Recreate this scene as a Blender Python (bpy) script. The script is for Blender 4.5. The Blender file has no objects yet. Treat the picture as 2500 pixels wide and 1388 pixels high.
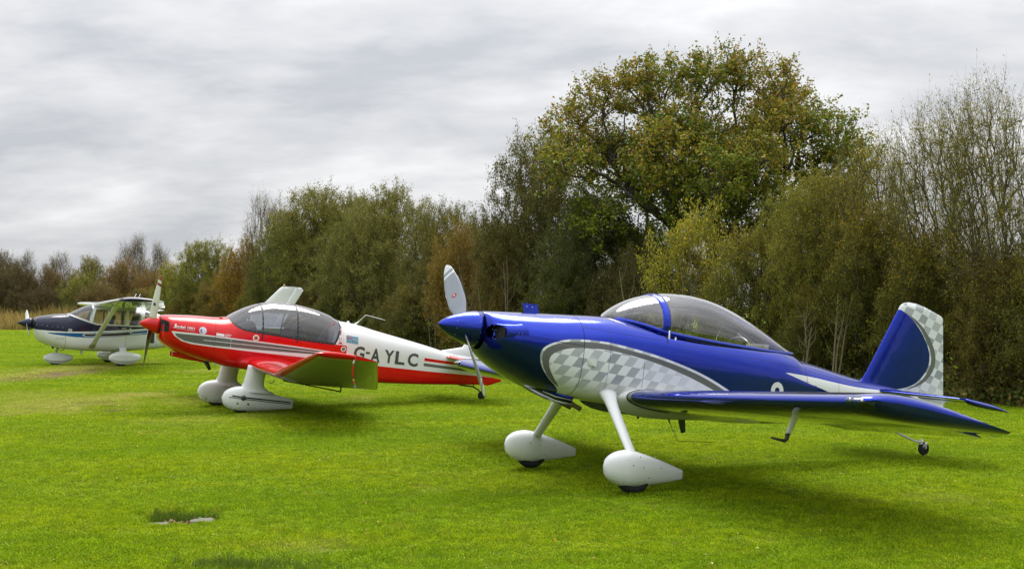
import bpy
# ---------- pure geometry helpers shared by the aeroplane builders ----------
import numpy as np, math
def pchip(xs, ys, x):
    xs=np.asarray(xs,float); ys=np.asarray(ys,float); x=np.asarray(x,float)
    h=np.diff(xs); d=np.diff(ys)/h; m=np.zeros(len(xs))
    for i in range(1,len(xs)-1):
        if d[i-1]*d[i]>0:
            w1=2*h[i]+h[i-1]; w2=h[i]+2*h[i-1]; m[i]=(w1+w2)/(w1/d[i-1]+w2/d[i])
    m[0]=d[0]; m[-1]=d[-1]
    i=np.clip(np.searchsorted(xs,x)-1,0,len(h)-1); t=np.clip((x-xs[i])/h[i],0,1)
    return ((2*t**3-3*t**2+1)*ys[i]+(t**3-2*t**2+t)*h[i]*m[i]+(-2*t**3+3*t**2)*ys[i+1]+(t**3-t**2)*h[i]*m[i+1])
class Hull:
    # rows: x, top z, bottom z, half width, z of the widest point, upper exponent, lower exponent
    def __init__(s, rows): s.r=np.array(rows,float); s.x0=s.r[0,0]; s.x1=s.r[-1,0]
    def at(s,x): return [pchip(s.r[:,0],s.r[:,k],x) for k in range(1,7)]
    def pt(s,x,th):
        zt,zb,w,zw,nt,nb=s.at(x); c=np.cos(th); q=np.sin(th)
        n=np.where(q>=0,nt,nb); a=np.where(q>=0,zt-zw,zw-zb)
        y=w*np.sign(c)*np.abs(c)**(2/n); z=zw+a*np.sign(q)*np.abs(q)**(2/n)
        return y,z
    def y_at(s,x,z):
        zt,zb,w,zw,nt,nb=s.at(x); z=np.asarray(z,float)
        up=z>=zw; a=np.where(up,zt-zw,zw-zb); n=np.where(up,nt,nb)
        r=np.clip(np.abs(z-zw)/np.maximum(a,1e-4),0,.9999)
        return w*(1-r**n)**(1/n)
RV_HULL=Hull([
 (.415,.172,-.185,.18,-.005,2,2),(.45,.178,-.235,.27,-.03,2.1,2),(.54,.19,-.305,.345,-.05,2.2,2),(.75,.212,-.405,.40,-.07,2.25,2.1),
 (1.0,.236,-.485,.43,-.09,2.3,2.4),(1.3,.266,-.525,.45,-.12,2.5,3),(1.75,.300,-.545,.46,-.14,2.7,4),(2.25,.285,-.575,.462,-.15,2.9,5),
 (3.0,.262,-.595,.44,-.15,3,5),(3.7,.262,-.56,.385,-.14,2.7,4.5),(4.0,.232,-.53,.345,-.13,2.4,4),(4.14,.188,-.515,.325,-.13,2.2,4),(4.54,.131,-.48,.265,-.12,2.1,3.5),
 (5.18,.055,-.43,.165,-.12,2,3.2),(5.6,.03,-.395,.10,-.12,2,3),(6.05,.01,-.35,.035,-.14,2,2.5)])
JO_HULL=Hull([
 (.31,.150,-.19,.19,-.01,2.2,2.2),(.345,.165,-.25,.30,-.02,2.5,2.4),(.45,.18,-.33,.385,-.04,2.6,2.6),(.65,.198,-.41,.42,-.06,2.5,2.8),(.9,.214,-.465,.44,-.1,2.4,3.2),
 (1.2,.224,-.52,.465,-.14,2.3,4),(1.5,.245,-.555,.49,-.17,2.3,5),(1.9,.24,-.575,.505,-.17,2.4,6),(2.6,.22,-.585,.505,-.17,2.5,6),(3.1,.22,-.585,.49,-.17,2.6,6),
 (3.28,.40,-.585,.485,-.05,2.4,6),(3.5,.385,-.585,.465,-.06,2.5,6),(4.0,.30,-.585,.40,-.10,2.6,6),(4.55,.212,-.565,.32,-.14,2.7,6),(5.0,.136,-.54,.25,-.17,2.8,6),(5.35,.07,-.515,.19,-.2,2.8,6),
 (5.8,.0,-.485,.11,-.22,2.5,5),(6.15,-.12,-.455,.05,-.26,2.2,4)])
CE_HULL=Hull([
 (.43,.14,-.20,.22,-.03,2,2),(.46,.16,-.33,.33,-.08,2.3,2.2),(.55,.20,-.47,.40,-.12,2.5,2.4),(.75,.24,-.585,.47,-.16,2.6,2.8),(1.0,.285,-.66,.52,-.2,2.6,3.2),(1.35,.325,-.725,.55,-.22,2.6,4),
 (1.8,.30,-.735,.56,-.24,2.8,5),(2.3,.2,-.742,.565,-.26,3,5),(3.0,.2,-.71,.55,-.26,3,5),(3.5,.30,-.665,.52,-.2,2.6,5),(4.0,.38,-.60,.45,-.12,2.3,4.5),(4.6,.33,-.50,.36,-.06,2.3,4),
 (6.0,.23,-.30,.2,0,2.3,4),(7.0,.17,-.17,.1,.02,2.2,3),(7.6,.14,-.1,.05,.03,2,3)])
def sdf(P, poly):
    # signed distance (positive inside) of points P (N,2) to a closed polygon
    P=np.asarray(P,float); V=np.asarray(poly,float); W=np.roll(V,-1,0); best=np.full(len(P),1e9); ins=np.zeros(len(P),bool)
    for a,b in zip(V,W):
        e=b-a; L=e@e
        if L<1e-12: continue
        t=np.clip(((P-a)@e)/L,0,1); d=np.hypot(*(P-a-t[:,None]*e).T); best=np.minimum(best,d)
        c=(a[1]>P[:,1])!=(b[1]>P[:,1])
        with np.errstate(divide='ignore',invalid='ignore'):
            xx=a[0]+(P[:,1]-a[1])*(b[0]-a[0])/(b[1]-a[1] if b[1]!=a[1] else 1e-12)
        ins^=c&(P[:,0]<xx)
    return np.where(ins,best,-best)
def smooth_poly(pts, it=2, closed=False):
    P=np.array(pts,float)
    for _ in range(it):
        Q=[P[0]]
        for a,b in zip(P[:-1],P[1:]): Q+= [a*.75+b*.25, a*.25+b*.75]
        Q.append(P[-1]); P=np.array(Q)
    return P
import bpy, math, random
from mathutils import Vector, Matrix
S=bpy.context.scene
COL=S.collection
rnd=random.Random(7)
# ---------------- camera, sky, sun, exposure ----------------
F_PX=2998.86; CAM_H=1.693
cam=bpy.data.cameras.new('camera'); co=bpy.data.objects.new('camera',cam); COL.objects.link(co); S.camera=co
cam.sensor_width=36; cam.lens=F_PX/2500*36; cam.clip_end=6000; cam.clip_start=.05
co.location=(0,0,CAM_H); co.rotation_euler=(math.pi/2+math.atan(54.5/F_PX),0,0)
S.view_settings.view_transform='Standard'; S.view_settings.look='None'; S.view_settings.gamma=1
S.view_settings.use_curve_mapping=False; S.view_settings.exposure=0.13
SUN_EL=math.radians(60); SUN_AZ=math.radians(4)   # azimuth from +Y (away from camera), negative = left
wd=bpy.data.worlds.new('World'); S.world=wd; wd.use_nodes=True
def build_world():
    nt=wd.node_tree; N=nt.nodes; L=nt.links; N.clear()
    out=N.new('ShaderNodeOutputWorld')
    sky=N.new('ShaderNodeTexSky'); sky.sky_type='NISHITA'; sky.sun_disc=False; sky.sun_elevation=SUN_EL; sky.sun_rotation=SUN_AZ
    bg1=N.new('ShaderNodeBackground'); bg1.inputs[1].default_value=.10; L.new(sky.outputs[0],bg1.inputs[0])
    tc=N.new('ShaderNodeTexCoord'); sep=N.new('ShaderNodeSeparateXYZ'); L.new(tc.outputs['Generated'],sep.inputs[0])
    def M(op,a,b=None,c=None):
        n=N.new('ShaderNodeMath'); n.operation=op
        for i,v in enumerate((a,b,c)):
            if v is None: continue
            if isinstance(v,(int,float)): n.inputs[i].default_value=v
            else: L.new(v,n.inputs[i])
        return n.outputs[0]
    up=M('MAXIMUM',sep.outputs[2],0.0); den=M('ADD',up,.30)
    cx=M('DIVIDE',sep.outputs[0],den); cy=M('DIVIDE',sep.outputs[1],den)
    cb=N.new('ShaderNodeCombineXYZ'); L.new(cx,cb.inputs[0]); L.new(cy,cb.inputs[1])
    def noise(sc,det,rough,stretch,off,dist=0):
        mp=N.new('ShaderNodeMapping'); mp.inputs['Scale'].default_value=stretch; mp.inputs['Location'].default_value=off
        L.new(cb.outputs[0],mp.inputs[0])
        n=N.new('ShaderNodeTexNoise'); n.inputs['Scale'].default_value=sc; n.inputs['Detail'].default_value=det
        n.inputs['Roughness'].default_value=rough; n.inputs['Distortion'].default_value=dist; L.new(mp.outputs[0],n.inputs['Vector'])
        return n.outputs[0]
    n1=noise(2.3,5,.5,(1,1.5,1),(3.1,1.7,0),.3); n2=noise(.8,3,.5,(1,1.6,1),(7,2,1)); n3=noise(7,4,.5,(1,1.7,1),(0,0,4),.35)
    n4=noise(17,3,.55,(1,1.7,1),(4,1,9),.2)
    mix=M('ADD',M('ADD',M('MULTIPLY',n1,.50),M('MULTIPLY',n2,.30)),M('ADD',M('MULTIPLY',n3,.14),M('MULTIPLY',n4,.06)))
    rp=N.new('ShaderNodeValToRGB'); L.new(mix,rp.inputs[0]); cr=rp.color_ramp
    cr.elements[0].position=.405; cr.elements[0].color=(.52,.54,.575,1)
    cr.elements[1].position=.605; cr.elements[1].color=(.85,.85,.86,1)
    e=cr.elements.new(.465); e.color=(.62,.63,.655,1); e=cr.elements.new(.53); e.color=(.715,.72,.74,1)
    # overcast skies brighten steadily towards the zenith
    gain=M('ADD',M('MULTIPLY',M('POWER',up,1.8),2.3),.97)
    bg2=N.new('ShaderNodeBackground'); L.new(rp.outputs[0],bg2.inputs[0]); L.new(gain,bg2.inputs[1])
    mx=N.new('ShaderNodeMixShader'); mx.inputs[0].default_value=.955
    L.new(bg1.outputs[0],mx.inputs[1]); L.new(bg2.outputs[0],mx.inputs[2]); L.new(mx.outputs[0],out.inputs[0])
build_world()
sl=bpy.data.lights.new('sun','SUN'); sl.energy=2.8; sl.angle=math.radians(36); sl.color=(1,.965,.9)
so=bpy.data.objects.new('sun',sl); COL.objects.link(so)
sd=Vector((math.sin(SUN_AZ)*math.cos(SUN_EL),math.cos(SUN_AZ)*math.cos(SUN_EL),math.sin(SUN_EL)))
so.rotation_euler=sd.to_track_quat('Z','Y').to_euler(); so.location=(0,0,30)
# ---------------- object helpers ----------------
def mesh_from(name, V, Fc, mats=(), smooth=True, fmat=None):
    me=bpy.data.meshes.new(name); V=np.asarray(V,dtype=np.float32)
    if isinstance(Fc,np.ndarray) and Fc.ndim==2:
        n,k=Fc.shape; me.vertices.add(len(V)); me.vertices.foreach_set('co',V.ravel())
        me.loops.add(n*k); me.loops.foreach_set('vertex_index',Fc.astype(np.int32).ravel())
        me.polygons.add(n); me.polygons.foreach_set('loop_start',np.arange(0,n*k,k,dtype=np.int32))
        try: me.polygons.foreach_set('loop_total',np.full(n,k,dtype=np.int32))
        except Exception: pass
        me.update(calc_edges=True)
    else:
        me.from_pydata([tuple(map(float,v)) for v in V],[],[tuple(int(i) for i in f) for f in Fc])
    for m in mats: me.materials.append(m)
    if smooth: me.polygons.foreach_set('use_smooth',[True]*len(me.polygons))
    if fmat is not None: me.polygons.foreach_set('material_index',list(map(int,fmat)))
    me.update(); return me
def attr(me,name,vals):
    a=me.attributes.new(name,'FLOAT','POINT'); a.data.foreach_set('value',np.asarray(vals,dtype=np.float32))
def add(name,me,parent=None,label=None,cat=None,group=None,kind=None,M=None):
    o=bpy.data.objects.new(name,me); COL.objects.link(o)
    if parent is not None:
        o.parent=parent; o.matrix_parent_inverse=Matrix.Identity(4)
    if M is not None: o.matrix_local=M
    if kind is None and parent is not None and name in ('screw',): o['kind']='stuff'
    if label: o['label']=label
    if cat: o['category']=cat
    if group: o['group']=group
    if kind: o['kind']=kind
    return o
def thing(name,label,cat,loc=(0,0,0),rz=0,group=None):
    o=add(name,None,label=label,cat=cat,group=group); o.location=loc; o.rotation_euler=(0,0,rz); o.empty_display_size=.3; return o
def newell(V,Fc):
    pass
class MB:
    "collects pieces of geometry into one mesh"
    def __init__(s): s.V=[]; s.F=[]; s.n=0
    def put(s,V,F):
        V=np.asarray(V,float).reshape(-1,3); s.V.append(V); s.F+= [tuple(i+s.n for i in f) for f in F]; s.n+=len(V); return s
    def grid(s,P,closed_u=False,closed_v=False,cap0=False,cap1=False):
        # P: (nu,nv,3) rings along u
        P=np.asarray(P,float); nu,nv=P.shape[:2]; F=[]
        for i in range(nu-(0 if closed_u else 1)):
            for j in range(nv-(0 if closed_v else 1)):
                a=i*nv+j; b=i*nv+(j+1)%nv; c=((i+1)%nu)*nv+(j+1)%nv; d=((i+1)%nu)*nv+j; F.append((a,b,c,d))
        if cap0: F.append(tuple(range(nv))[::-1])
        if cap1: F.append(tuple((nu-1)*nv+j for j in range(nv)))
        return s.put(P.reshape(-1,3),F)
    def tube(s,pts,rad,n=8,cap=True,flat=1.0,flatdir=None):
        pts=np.asarray(pts,float); m=len(pts); rad=np.broadcast_to(np.asarray(rad,float),(m,)) ; R=[]
        prev=None
        for i in range(m):
            t=pts[min(i+1,m-1)]-pts[max(i-1,0)]; t=t/(np.linalg.norm(t)+1e-12)
            if flatdir is not None: a=np.asarray(flatdir,float)
            elif prev is not None: a=prev
            else: a=np.array([0,0,1.]) if abs(t[2])<.9 else np.array([1.,0,0])
            a=a-t*(a@t); a/=np.linalg.norm(a)+1e-12; b=np.cross(t,a); prev=a
            th=np.linspace(0,2*math.pi,n,endpoint=False)
            R.append(pts[i]+rad[i]*(np.outer(np.cos(th),a)*1+np.outer(np.sin(th),b)*flat))
        return s.grid(np.array(R),closed_v=True,cap0=cap,cap1=cap)
    def box(s,c,d,rot=None):
        c=np.asarray(c,float); h=np.asarray(d,float)/2
        V=np.array([(x,y,z) for x in(-1,1) for y in(-1,1) for z in(-1,1)])*h
        if rot is not None: V=V@np.asarray(rot).T
        return s.put(V+c,[(0,1,3,2),(4,6,7,5),(0,4,5,1),(2,3,7,6),(0,2,6,4),(1,5,7,3)])
    def lathe(s,prof,axis='x',n=32,c=(0,0,0)):
        # prof: (along, radius)
        th=np.linspace(0,2*math.pi,n,endpoint=False); R=[]
        for a,r in prof:
            if axis=='x': R.append(np.c_[np.full(n,a),r*np.cos(th),r*np.sin(th)])
            elif axis=='y': R.append(np.c_[r*np.cos(th),np.full(n,a),r*np.sin(th)])
            else: R.append(np.c_[r*np.cos(th),r*np.sin(th),np.full(n,a)])
        return s.grid(np.array(R)+np.asarray(c,float),closed_v=True,cap0=prof[0][1]>1e-4,cap1=prof[-1][1]>1e-4)
    def mesh(s,name,mats,smooth=True,auto=None,recalc=True):
        me=mesh_from(name,np.concatenate(s.V),s.F,mats if isinstance(mats,(list,tuple)) else [mats],smooth)
        if recalc:
            import bmesh
            bm=bmesh.new(); bm.from_mesh(me); bmesh.ops.recalc_face_normals(bm,faces=bm.faces); bm.to_mesh(me); bm.free()
        if auto is not None and smooth:
            me.set_sharp_from_angle(angle=math.radians(auto))
        return me
    def obj(s,name,mats,parent=None,smooth=True,auto=40,**k): return add(name,s.mesh(name,mats,smooth,auto),parent,**k)
# ---------------- materials ----------------
def mat(name):
    m=bpy.data.materials.new(name); m.use_nodes=True; return m, m.node_tree.nodes, m.node_tree.links
class NB:
    def __init__(s,name):
        s.m,s.N,s.L=mat(name); s.b=s.N['Principled BSDF']; s.out=s.N['Material Output']
    def n(s,t,**k):
        x=s.N.new(t)
        for a,b in k.items(): setattr(x,a,b)
        return x
    def put(s,sock,v):
        if isinstance(v,bpy.types.NodeSocket): s.L.new(v,sock)
        elif isinstance(v,(tuple,list)) and len(v)==3 and sock.type=='RGBA': sock.default_value=(*v,1)
        else: sock.default_value=v
    def math(s,op,a,b=0,c=0):
        x=s.n('ShaderNodeMath',operation=op)
        for i,v in enumerate((a,b,c)): s.put(x.inputs[i],v)
        return x.outputs[0]
    def mix(s,f,a,b,bt='MIX'):
        x=s.n('ShaderNodeMix',data_type='RGBA',blend_type=bt); s.put(x.inputs[0],f); s.put(x.inputs[6],a); s.put(x.inputs[7],b); return x.outputs[2]
    def attr(s,name): return s.n('ShaderNodeAttribute',attribute_name=name).outputs['Fac']
    def step(s,name,soft=.0012,off=0):
        # 0..1 as the signed distance attribute crosses zero
        x=s.n('ShaderNodeMapRange'); s.put(x.inputs[0],s.attr(name)); x.inputs[1].default_value=off-soft; x.inputs[2].default_value=off+soft; return x.outputs[0]
    def gt(s,v,t,soft=.001):
        x=s.n('ShaderNodeMapRange'); s.put(x.inputs[0],v); x.inputs[1].default_value=t-soft; x.inputs[2].default_value=t+soft; return x.outputs[0]
    def noise(s,scale,detail=3,rough=.5,vec=None,w=None):
        x=s.n('ShaderNodeTexNoise'); x.inputs['Scale'].default_value=scale; x.inputs['Detail'].default_value=detail; x.inputs['Roughness'].default_value=rough
        if vec is not None: s.L.new(vec,x.inputs['Vector'])
        return x.outputs[0]
    def set(s,**k):
        for a,v in k.items(): s.put(s.b.inputs[a.replace('_',' ')],v)
        return s
    def bump(s,h,strength=.3,dist=.01):
        x=s.n('ShaderNodeBump'); x.inputs['Strength'].default_value=strength; x.inputs['Distance'].default_value=dist; s.L.new(h,x.inputs['Height']); s.L.new(x.outputs[0],s.b.inputs['Normal'])
    def objco(s): return s.n('ShaderNodeTexCoord').outputs['Object']
def simple(name,col,rough=.5,metal=0,coat=0,var=.12,nscale=6,bump=0,bscale=60):
    b=NB(name); v=b.objco(); n=b.noise(nscale,4,.6,v)
    dk=tuple(c*(1-var) for c in col); lt=tuple(min(1,c*(1+var)) for c in col)
    b.set(Base_Color=b.mix(n,dk,lt),Metallic=metal,Coat_Weight=coat,Coat_Roughness=.03)
    r=b.n('ShaderNodeMapRange'); b.L.new(b.noise(nscale*2.7,5,.6,v),r.inputs[0]); r.inputs[3].default_value=rough*.85; r.inputs[4].default_value=min(1,rough*1.2); b.L.new(r.outputs[0],b.b.inputs['Roughness'])
    if bump: b.bump(b.noise(bscale,4,.6,v),bump,.004)
    return b.m
BLUE=(.0005,.021,.345); WHITE=(.74,.76,.77); GREYP=(.13,.135,.13); RED=(.62,.002,.006)
def paint_finish(b,col,dirt=.03,metal=0.,rough=.22):
    v=b.objco(); n=b.noise(3.5,6,.65,v); d=b.n('ShaderNodeMapRange'); b.L.new(n,d.inputs[0]); d.inputs[1].default_value=.35; d.inputs[2].default_value=.8; d.inputs[3].default_value=0; d.inputs[4].default_value=dirt*4
    b.set(Base_Color=b.mix(d.outputs[0],col,(.16,.15,.12)),Metallic=metal,Roughness=rough,Coat_Weight=.8,Coat_Roughness=.025,Coat_IOR=1.45,Specular_IOR_Level=.1)
    nn=b.n('ShaderNodeBump'); nn.inputs['Strength'].default_value=.06; nn.inputs['Distance'].default_value=.02
    b.L.new(b.noise(5.5,2,.5,v),nn.inputs['Height']); b.L.new(nn.outputs[0],b.b.inputs['Normal']); b.L.new(nn.outputs[0],b.b.inputs['Coat Normal'])
    return b.m
M_blue=paint_finish(NB('blue_paint'),BLUE,.01,.9,.2); M_white=paint_finish(NB('white_paint'),WHITE,.03); M_red=paint_finish(NB('red_paint'),RED,.02)
M_grey=paint_finish(NB('grey_paint'),GREYP,.02); M_navy=paint_finish(NB('navy_paint'),(.006,.010,.032),.01)
M_black=simple('black_trim',(.012,.012,.013),.45); M_tyre=simple('tyre_rubber',(.018,.018,.019),.85,bump=.3,bscale=90); M_dark=simple('dark_inside',(.01,.01,.011),.8)
M_metal=simple('bare_metal',(.45,.45,.46),.35,.9); M_steel=simple('dark_steel',(.06,.055,.05),.5,.6); M_exh=simple('exhaust_metal',(.22,.17,.12),.45,.8,var=.4)
M_seat=simple('seat_cloth',(.06,.062,.07),.9,bump=.2); M_seat2=simple('pale_seat_cloth',(.30,.30,.30),.9,bump=.2); M_panel=simple('cockpit_panel',(.03,.03,.034),.6)
M_rivet=simple('screw_head',(.6,.62,.65),.3,.7); M_wire=simple('aerial_wire',(.03,.03,.03),.5); M_wood=simple('propeller_back',(.035,.025,.018),.4,var=.3)
M_seam=simple('panel_gap',(.015,.015,.02),.7); M_dred=simple('dull_red',(.35,.03,.03),.5); M_lblue=simple('light_blue_print',(.10,.30,.42),.4); M_dblue=simple('dark_blue_print',(.02,.04,.16),.4)
M_pw=simple('white_print',(.78,.79,.8),.35); M_pg=simple('grey_print',(.06,.065,.062),.4); M_gold=simple('gold_print',(.3,.22,.08),.5); M_pgreen=simple('green_print',(.06,.16,.09),.5)
M_amber=simple('amber_lens',(.6,.4,.15),.2); M_lamp=simple('lamp_reflector',(.55,.55,.52),.2,.9)
def glass(name,tint=(.92,.94,.95),dark=.12,refl=1.0):
    b=NB(name); N=b.N; L=b.L; N.remove(b.b)
    tr=b.n('ShaderNodeBsdfTransparent'); tr.inputs[0].default_value=(*tint,1)
    gl=b.n('ShaderNodeBsdfGlossy'); gl.inputs['Roughness'].default_value=.015; gl.inputs[0].default_value=(1,1,1,1)
    fr=b.n('ShaderNodeFresnel'); fr.inputs[0].default_value=1.5
    bp=b.n('ShaderNodeBump'); bp.inputs['Strength'].default_value=.0; bp.inputs['Distance'].default_value=.02
    L.new(b.noise(3.0,2,.5,b.objco()),bp.inputs['Height']); L.new(bp.outputs[0],gl.inputs['Normal']); L.new(bp.outputs[0],fr.inputs['Normal'])
    f=b.math('MINIMUM',b.math('ADD',b.math('MULTIPLY',fr.outputs[0],refl),.02),.95)
    mx=b.n('ShaderNodeMixShader'); L.new(f,mx.inputs[0]); L.new(tr.outputs[0],mx.inputs[1]); L.new(gl.outputs[0],mx.inputs[2]); L.new(mx.outputs[0],b.out.inputs[0])
    return b.m
M_glass=glass('canopy_perspex',(.88,.89,.90),refl=2.1); M_glass2=glass('tinted_perspex',(.55,.57,.62),refl=1.6); M_glass3=glass('cabin_window',(.80,.84,.84),refl=1.2)
# ---------------- ground ----------------
def gxy(u,v):  # where a sight line of the survey meets the ground
    Z=F_PX*CAM_H/(v-748.5); return ((u-1250)/F_PX*Z, Z)
PATCH=[]  # x,y,rx,ry,strength, kind(0 straw,1 soil)
for u,v,hw,hv,st,kd in [(155,914,80,14,1.0,1),(150,905,120,24,.9,0),(290,1001,26,5,.8,1),(320,968,85,15,1.0,0),(240,985,55,7,.35,1),(150,985,200,26,.75,0),(60,965,120,14,.45,0),
    (470,975,90,13,.5,0),(880,972,50,9,.5,0),(440,1030,130,20,.3,0),(880,905,70,8,.4,0),(1060,1190,50,14,.22,0),(780,1330,120,22,.25,0),(2300,1220,140,18,.22,0),(500,905,80,6,.5,0),(640,1010,90,12,.3,0)]:
    x,y=gxy(u,v); x1,_=gxy(u+hw,v); _,y1=gxy(u,v-hv); PATCH.append((x,y,x1-x,y1-y,st,kd))
HX,HY=gxy(443,1266)
PATCH.append((HX,HY,.26,.20,1.0,2))
def tone_nodes(b):
    "colour of the turf at a world position; shared by soil sheet and blades"
    pos=b.n('ShaderNodeNewGeometry').outputs['Position']
    fl=b.n('ShaderNodeVectorMath',operation='MULTIPLY'); b.L.new(pos,fl.inputs[0]); fl.inputs[1].default_value=(1,1,0); P=fl.outputs[0]
    st=b.n('ShaderNodeVectorMath',operation='MULTIPLY'); b.L.new(P,st.inputs[0]); st.inputs[1].default_value=(.55,1.5,0); PS=st.outputs[0]
    def ramp(v,a,c): 
        x=b.n('ShaderNodeMapRange',interpolation_type='SMOOTHSTEP'); b.L.new(v,x.inputs[0]); x.inputs[1].default_value=a; x.inputs[2].default_value=c; return x.outputs[0]
    big=ramp(b.noise(.35,3,.55,PS),.38,.62); mid=ramp(b.noise(1.6,4,.6,PS),.36,.66); small=ramp(b.noise(7,4,.65,P),.40,.60); fine=ramp(b.noise(30,3,.6,P),.42,.62)
    g1=(.215,.390,.001); g2=(.420,.520,.002); dk=(.065,.190,.001); yl=(.50,.40,.03)
    c=b.mix(big,g1,g2); c=b.mix(b.math('MULTIPLY',mid,.55),c,g1); lob=ramp(b.noise(1.1,5,.65,P),.56,.72); c=b.mix(b.math('MULTIPLY',lob,.40),c,dk); c=b.mix(b.math('MULTIPLY',b.math('SUBTRACT',1,small),.60),c,dk)
    c=b.mix(b.math('MULTIPLY',fine,.32),c,yl); mott=ramp(b.noise(2.6,5,.7,P),.53,.70); c=b.mix(b.math('MULTIPLY',mott,.42),c,(.34,.25,.04))
    warp=b.n('ShaderNodeTexNoise'); warp.inputs['Scale'].default_value=1.3; warp.inputs['Detail'].default_value=4; b.L.new(P,warp.inputs['Vector'])
    wv=b.n('ShaderNodeVectorMath',operation='SUBTRACT'); b.L.new(warp.outputs['Color'],wv.inputs[0]); wv.inputs[1].default_value=(.5,.5,.5)
    straw=None; soil=None; pit=None
    for x,y,rx,ry,s_,kd in PATCH:
        m=b.n('ShaderNodeVectorMath',operation='SUBTRACT'); b.L.new(P,m.inputs[0]); m.inputs[1].default_value=(x,y,0)
        m2=b.n('ShaderNodeVectorMath',operation='MULTIPLY'); b.L.new(m.outputs[0],m2.inputs[0]); m2.inputs[1].default_value=(1/rx,1/ry,0)
        m3=b.n('ShaderNodeVectorMath',operation='MULTIPLY_ADD'); b.L.new(wv.outputs[0],m3.inputs[0]); m3.inputs[1].default_value=(2.2,2.2,0); b.L.new(m2.outputs[0],m3.inputs[2])
        ln=b.n('ShaderNodeVectorMath',operation='LENGTH'); b.L.new(m3.outputs[0],ln.inputs[0])
        r=b.n('ShaderNodeMapRange',interpolation_type='SMOOTHSTEP'); b.L.new(ln.outputs['Value'],r.inputs[0]); r.inputs[1].default_value=1.25; r.inputs[2].default_value=.25; r.inputs[4].default_value=s_
        if kd==0: straw=r.outputs[0] if straw is None else b.math('MAXIMUM',straw,r.outputs[0])
        elif kd==2: pit=r.outputs[0]
        else: soil=r.outputs[0] if soil is None else b.math('MAXIMUM',soil,r.outputs[0])
    brk=ramp(b.noise(5,4,.7,P),.25,.6)
    c=b.mix(b.math('MULTIPLY',straw,b.math('ADD',b.math('MULTIPLY',brk,.5),.5)),c,(.55,.47,.15)); c=b.mix(b.math('MULTIPLY',soil,brk),c,(.26,.16,.085)); c=b.mix(pit,c,(.022,.015,.009))
    return c,P,soil
bg=NB('turf_soil'); tc_,P_,_s=tone_nodes(bg)
bg.set(Base_Color=bg.mix(1.0,tc_,(.50,.52,.5),'MULTIPLY'),Roughness=.95,Specular_IOR_Level=.15)
bb=bg.n('ShaderNodeBump'); bb.inputs['Strength'].default_value=.9; bb.inputs['Distance'].default_value=.05
bg.L.new(bg.math('ADD',bg.noise(22,5,.7,P_),bg.noise(3,3,.6,P_)),bb.inputs['Height']); bg.L.new(bb.outputs[0],bg.b.inputs['Normal'])
M_turf=bg.m
def ground_z(x,y):
    z=.012*np.sin(x*.9+.4*y)+.010*np.sin(y*1.3-x*.5+1.1)
    d=np.hypot((x-HX)/.30,(y-HY)/.26); z=z*np.clip(d-1,0,1)*1.0
    z=z-.075*np.clip(1.25-d,0,1)**.6*np.where(d<1.25,1,0)
    z=z+.02*np.exp(-((x-(HX+.05))/.4)**2-((y-(HY+.42))/.12)**2)
    far=np.clip((y-60)/40,0,1)
    return z
def build_ground():
    ys=np.concatenate([np.linspace(-60,6,20),np.linspace(6.3,9.3,24),np.linspace(9.35,10.6,44),np.linspace(10.7,30,110),np.linspace(31,110,60),np.linspace(120,3000,24)])
    xs=np.concatenate([-np.geomspace(3000,12,26),np.linspace(-11.5,-3.4,34),np.linspace(-3.35,-1.9,50),np.linspace(-1.8,12,56),np.geomspace(12.5,3000,26)])
    X,Y=np.meshgrid(xs,ys); Zz=ground_z(X,Y); P=np.stack([X,Y,Zz],-1); nv=len(xs); nu=len(ys)
    i=np.arange(nu-1)[:,None]*nv+np.arange(nv-1)[None]; Fq=np.stack([i,i+1,i+nv+1,i+nv],-1).reshape(-1,4)
    add('ground',mesh_from('ground',P.reshape(-1,3),Fq,[M_turf]),kind='structure')
build_ground()
# grass blades: a few tuft meshes instanced on scattered points
bl=NB('grass_blade'); tcb,Pb,soilb=tone_nodes(bl)
oi=bl.n('ShaderNodeObjectInfo'); rr=oi.outputs['Random']
cc=bl.mix(bl.math('MULTIPLY',rr,.42),tcb,(.46,.58,.02)); r2=bl.math('FRACT',bl.math('MULTIPLY',rr,17.3)); cc=bl.mix(bl.math('MULTIPLY',r2,.35),cc,(.055,.14,.012))
hz=bl.attr('h')
fv=bl.n('ShaderNodeMapRange'); bl.L.new(bl.noise(95,1,.5,bl.n('ShaderNodeNewGeometry').outputs['Position']),fv.inputs[0]); fv.inputs[1].default_value=.3; fv.inputs[2].default_value=.7; fv.inputs[3].default_value=.55; fv.inputs[4].default_value=1.45
vs_=bl.n('ShaderNodeVectorMath',operation='SCALE'); bl.L.new(cc,vs_.inputs[0]); bl.L.new(fv.outputs[0],vs_.inputs['Scale']); cc=vs_.outputs[0]
bl.set(Base_Color=cc,Roughness=.6,Specular_IOR_Level=.08)
trn=bl.n('ShaderNodeBsdfTranslucent'); bl.L.new(cc,trn.inputs[0]); mxs=bl.n('ShaderNodeMixShader'); mxs.inputs[0].default_value=.4
bl.L.new(bl.b.outputs[0],mxs.inputs[1]); bl.L.new(trn.outputs[0],mxs.inputs[2]); bl.L.new(mxs.outputs[0],bl.out.inputs[0]); M_blade=bl.m
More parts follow.
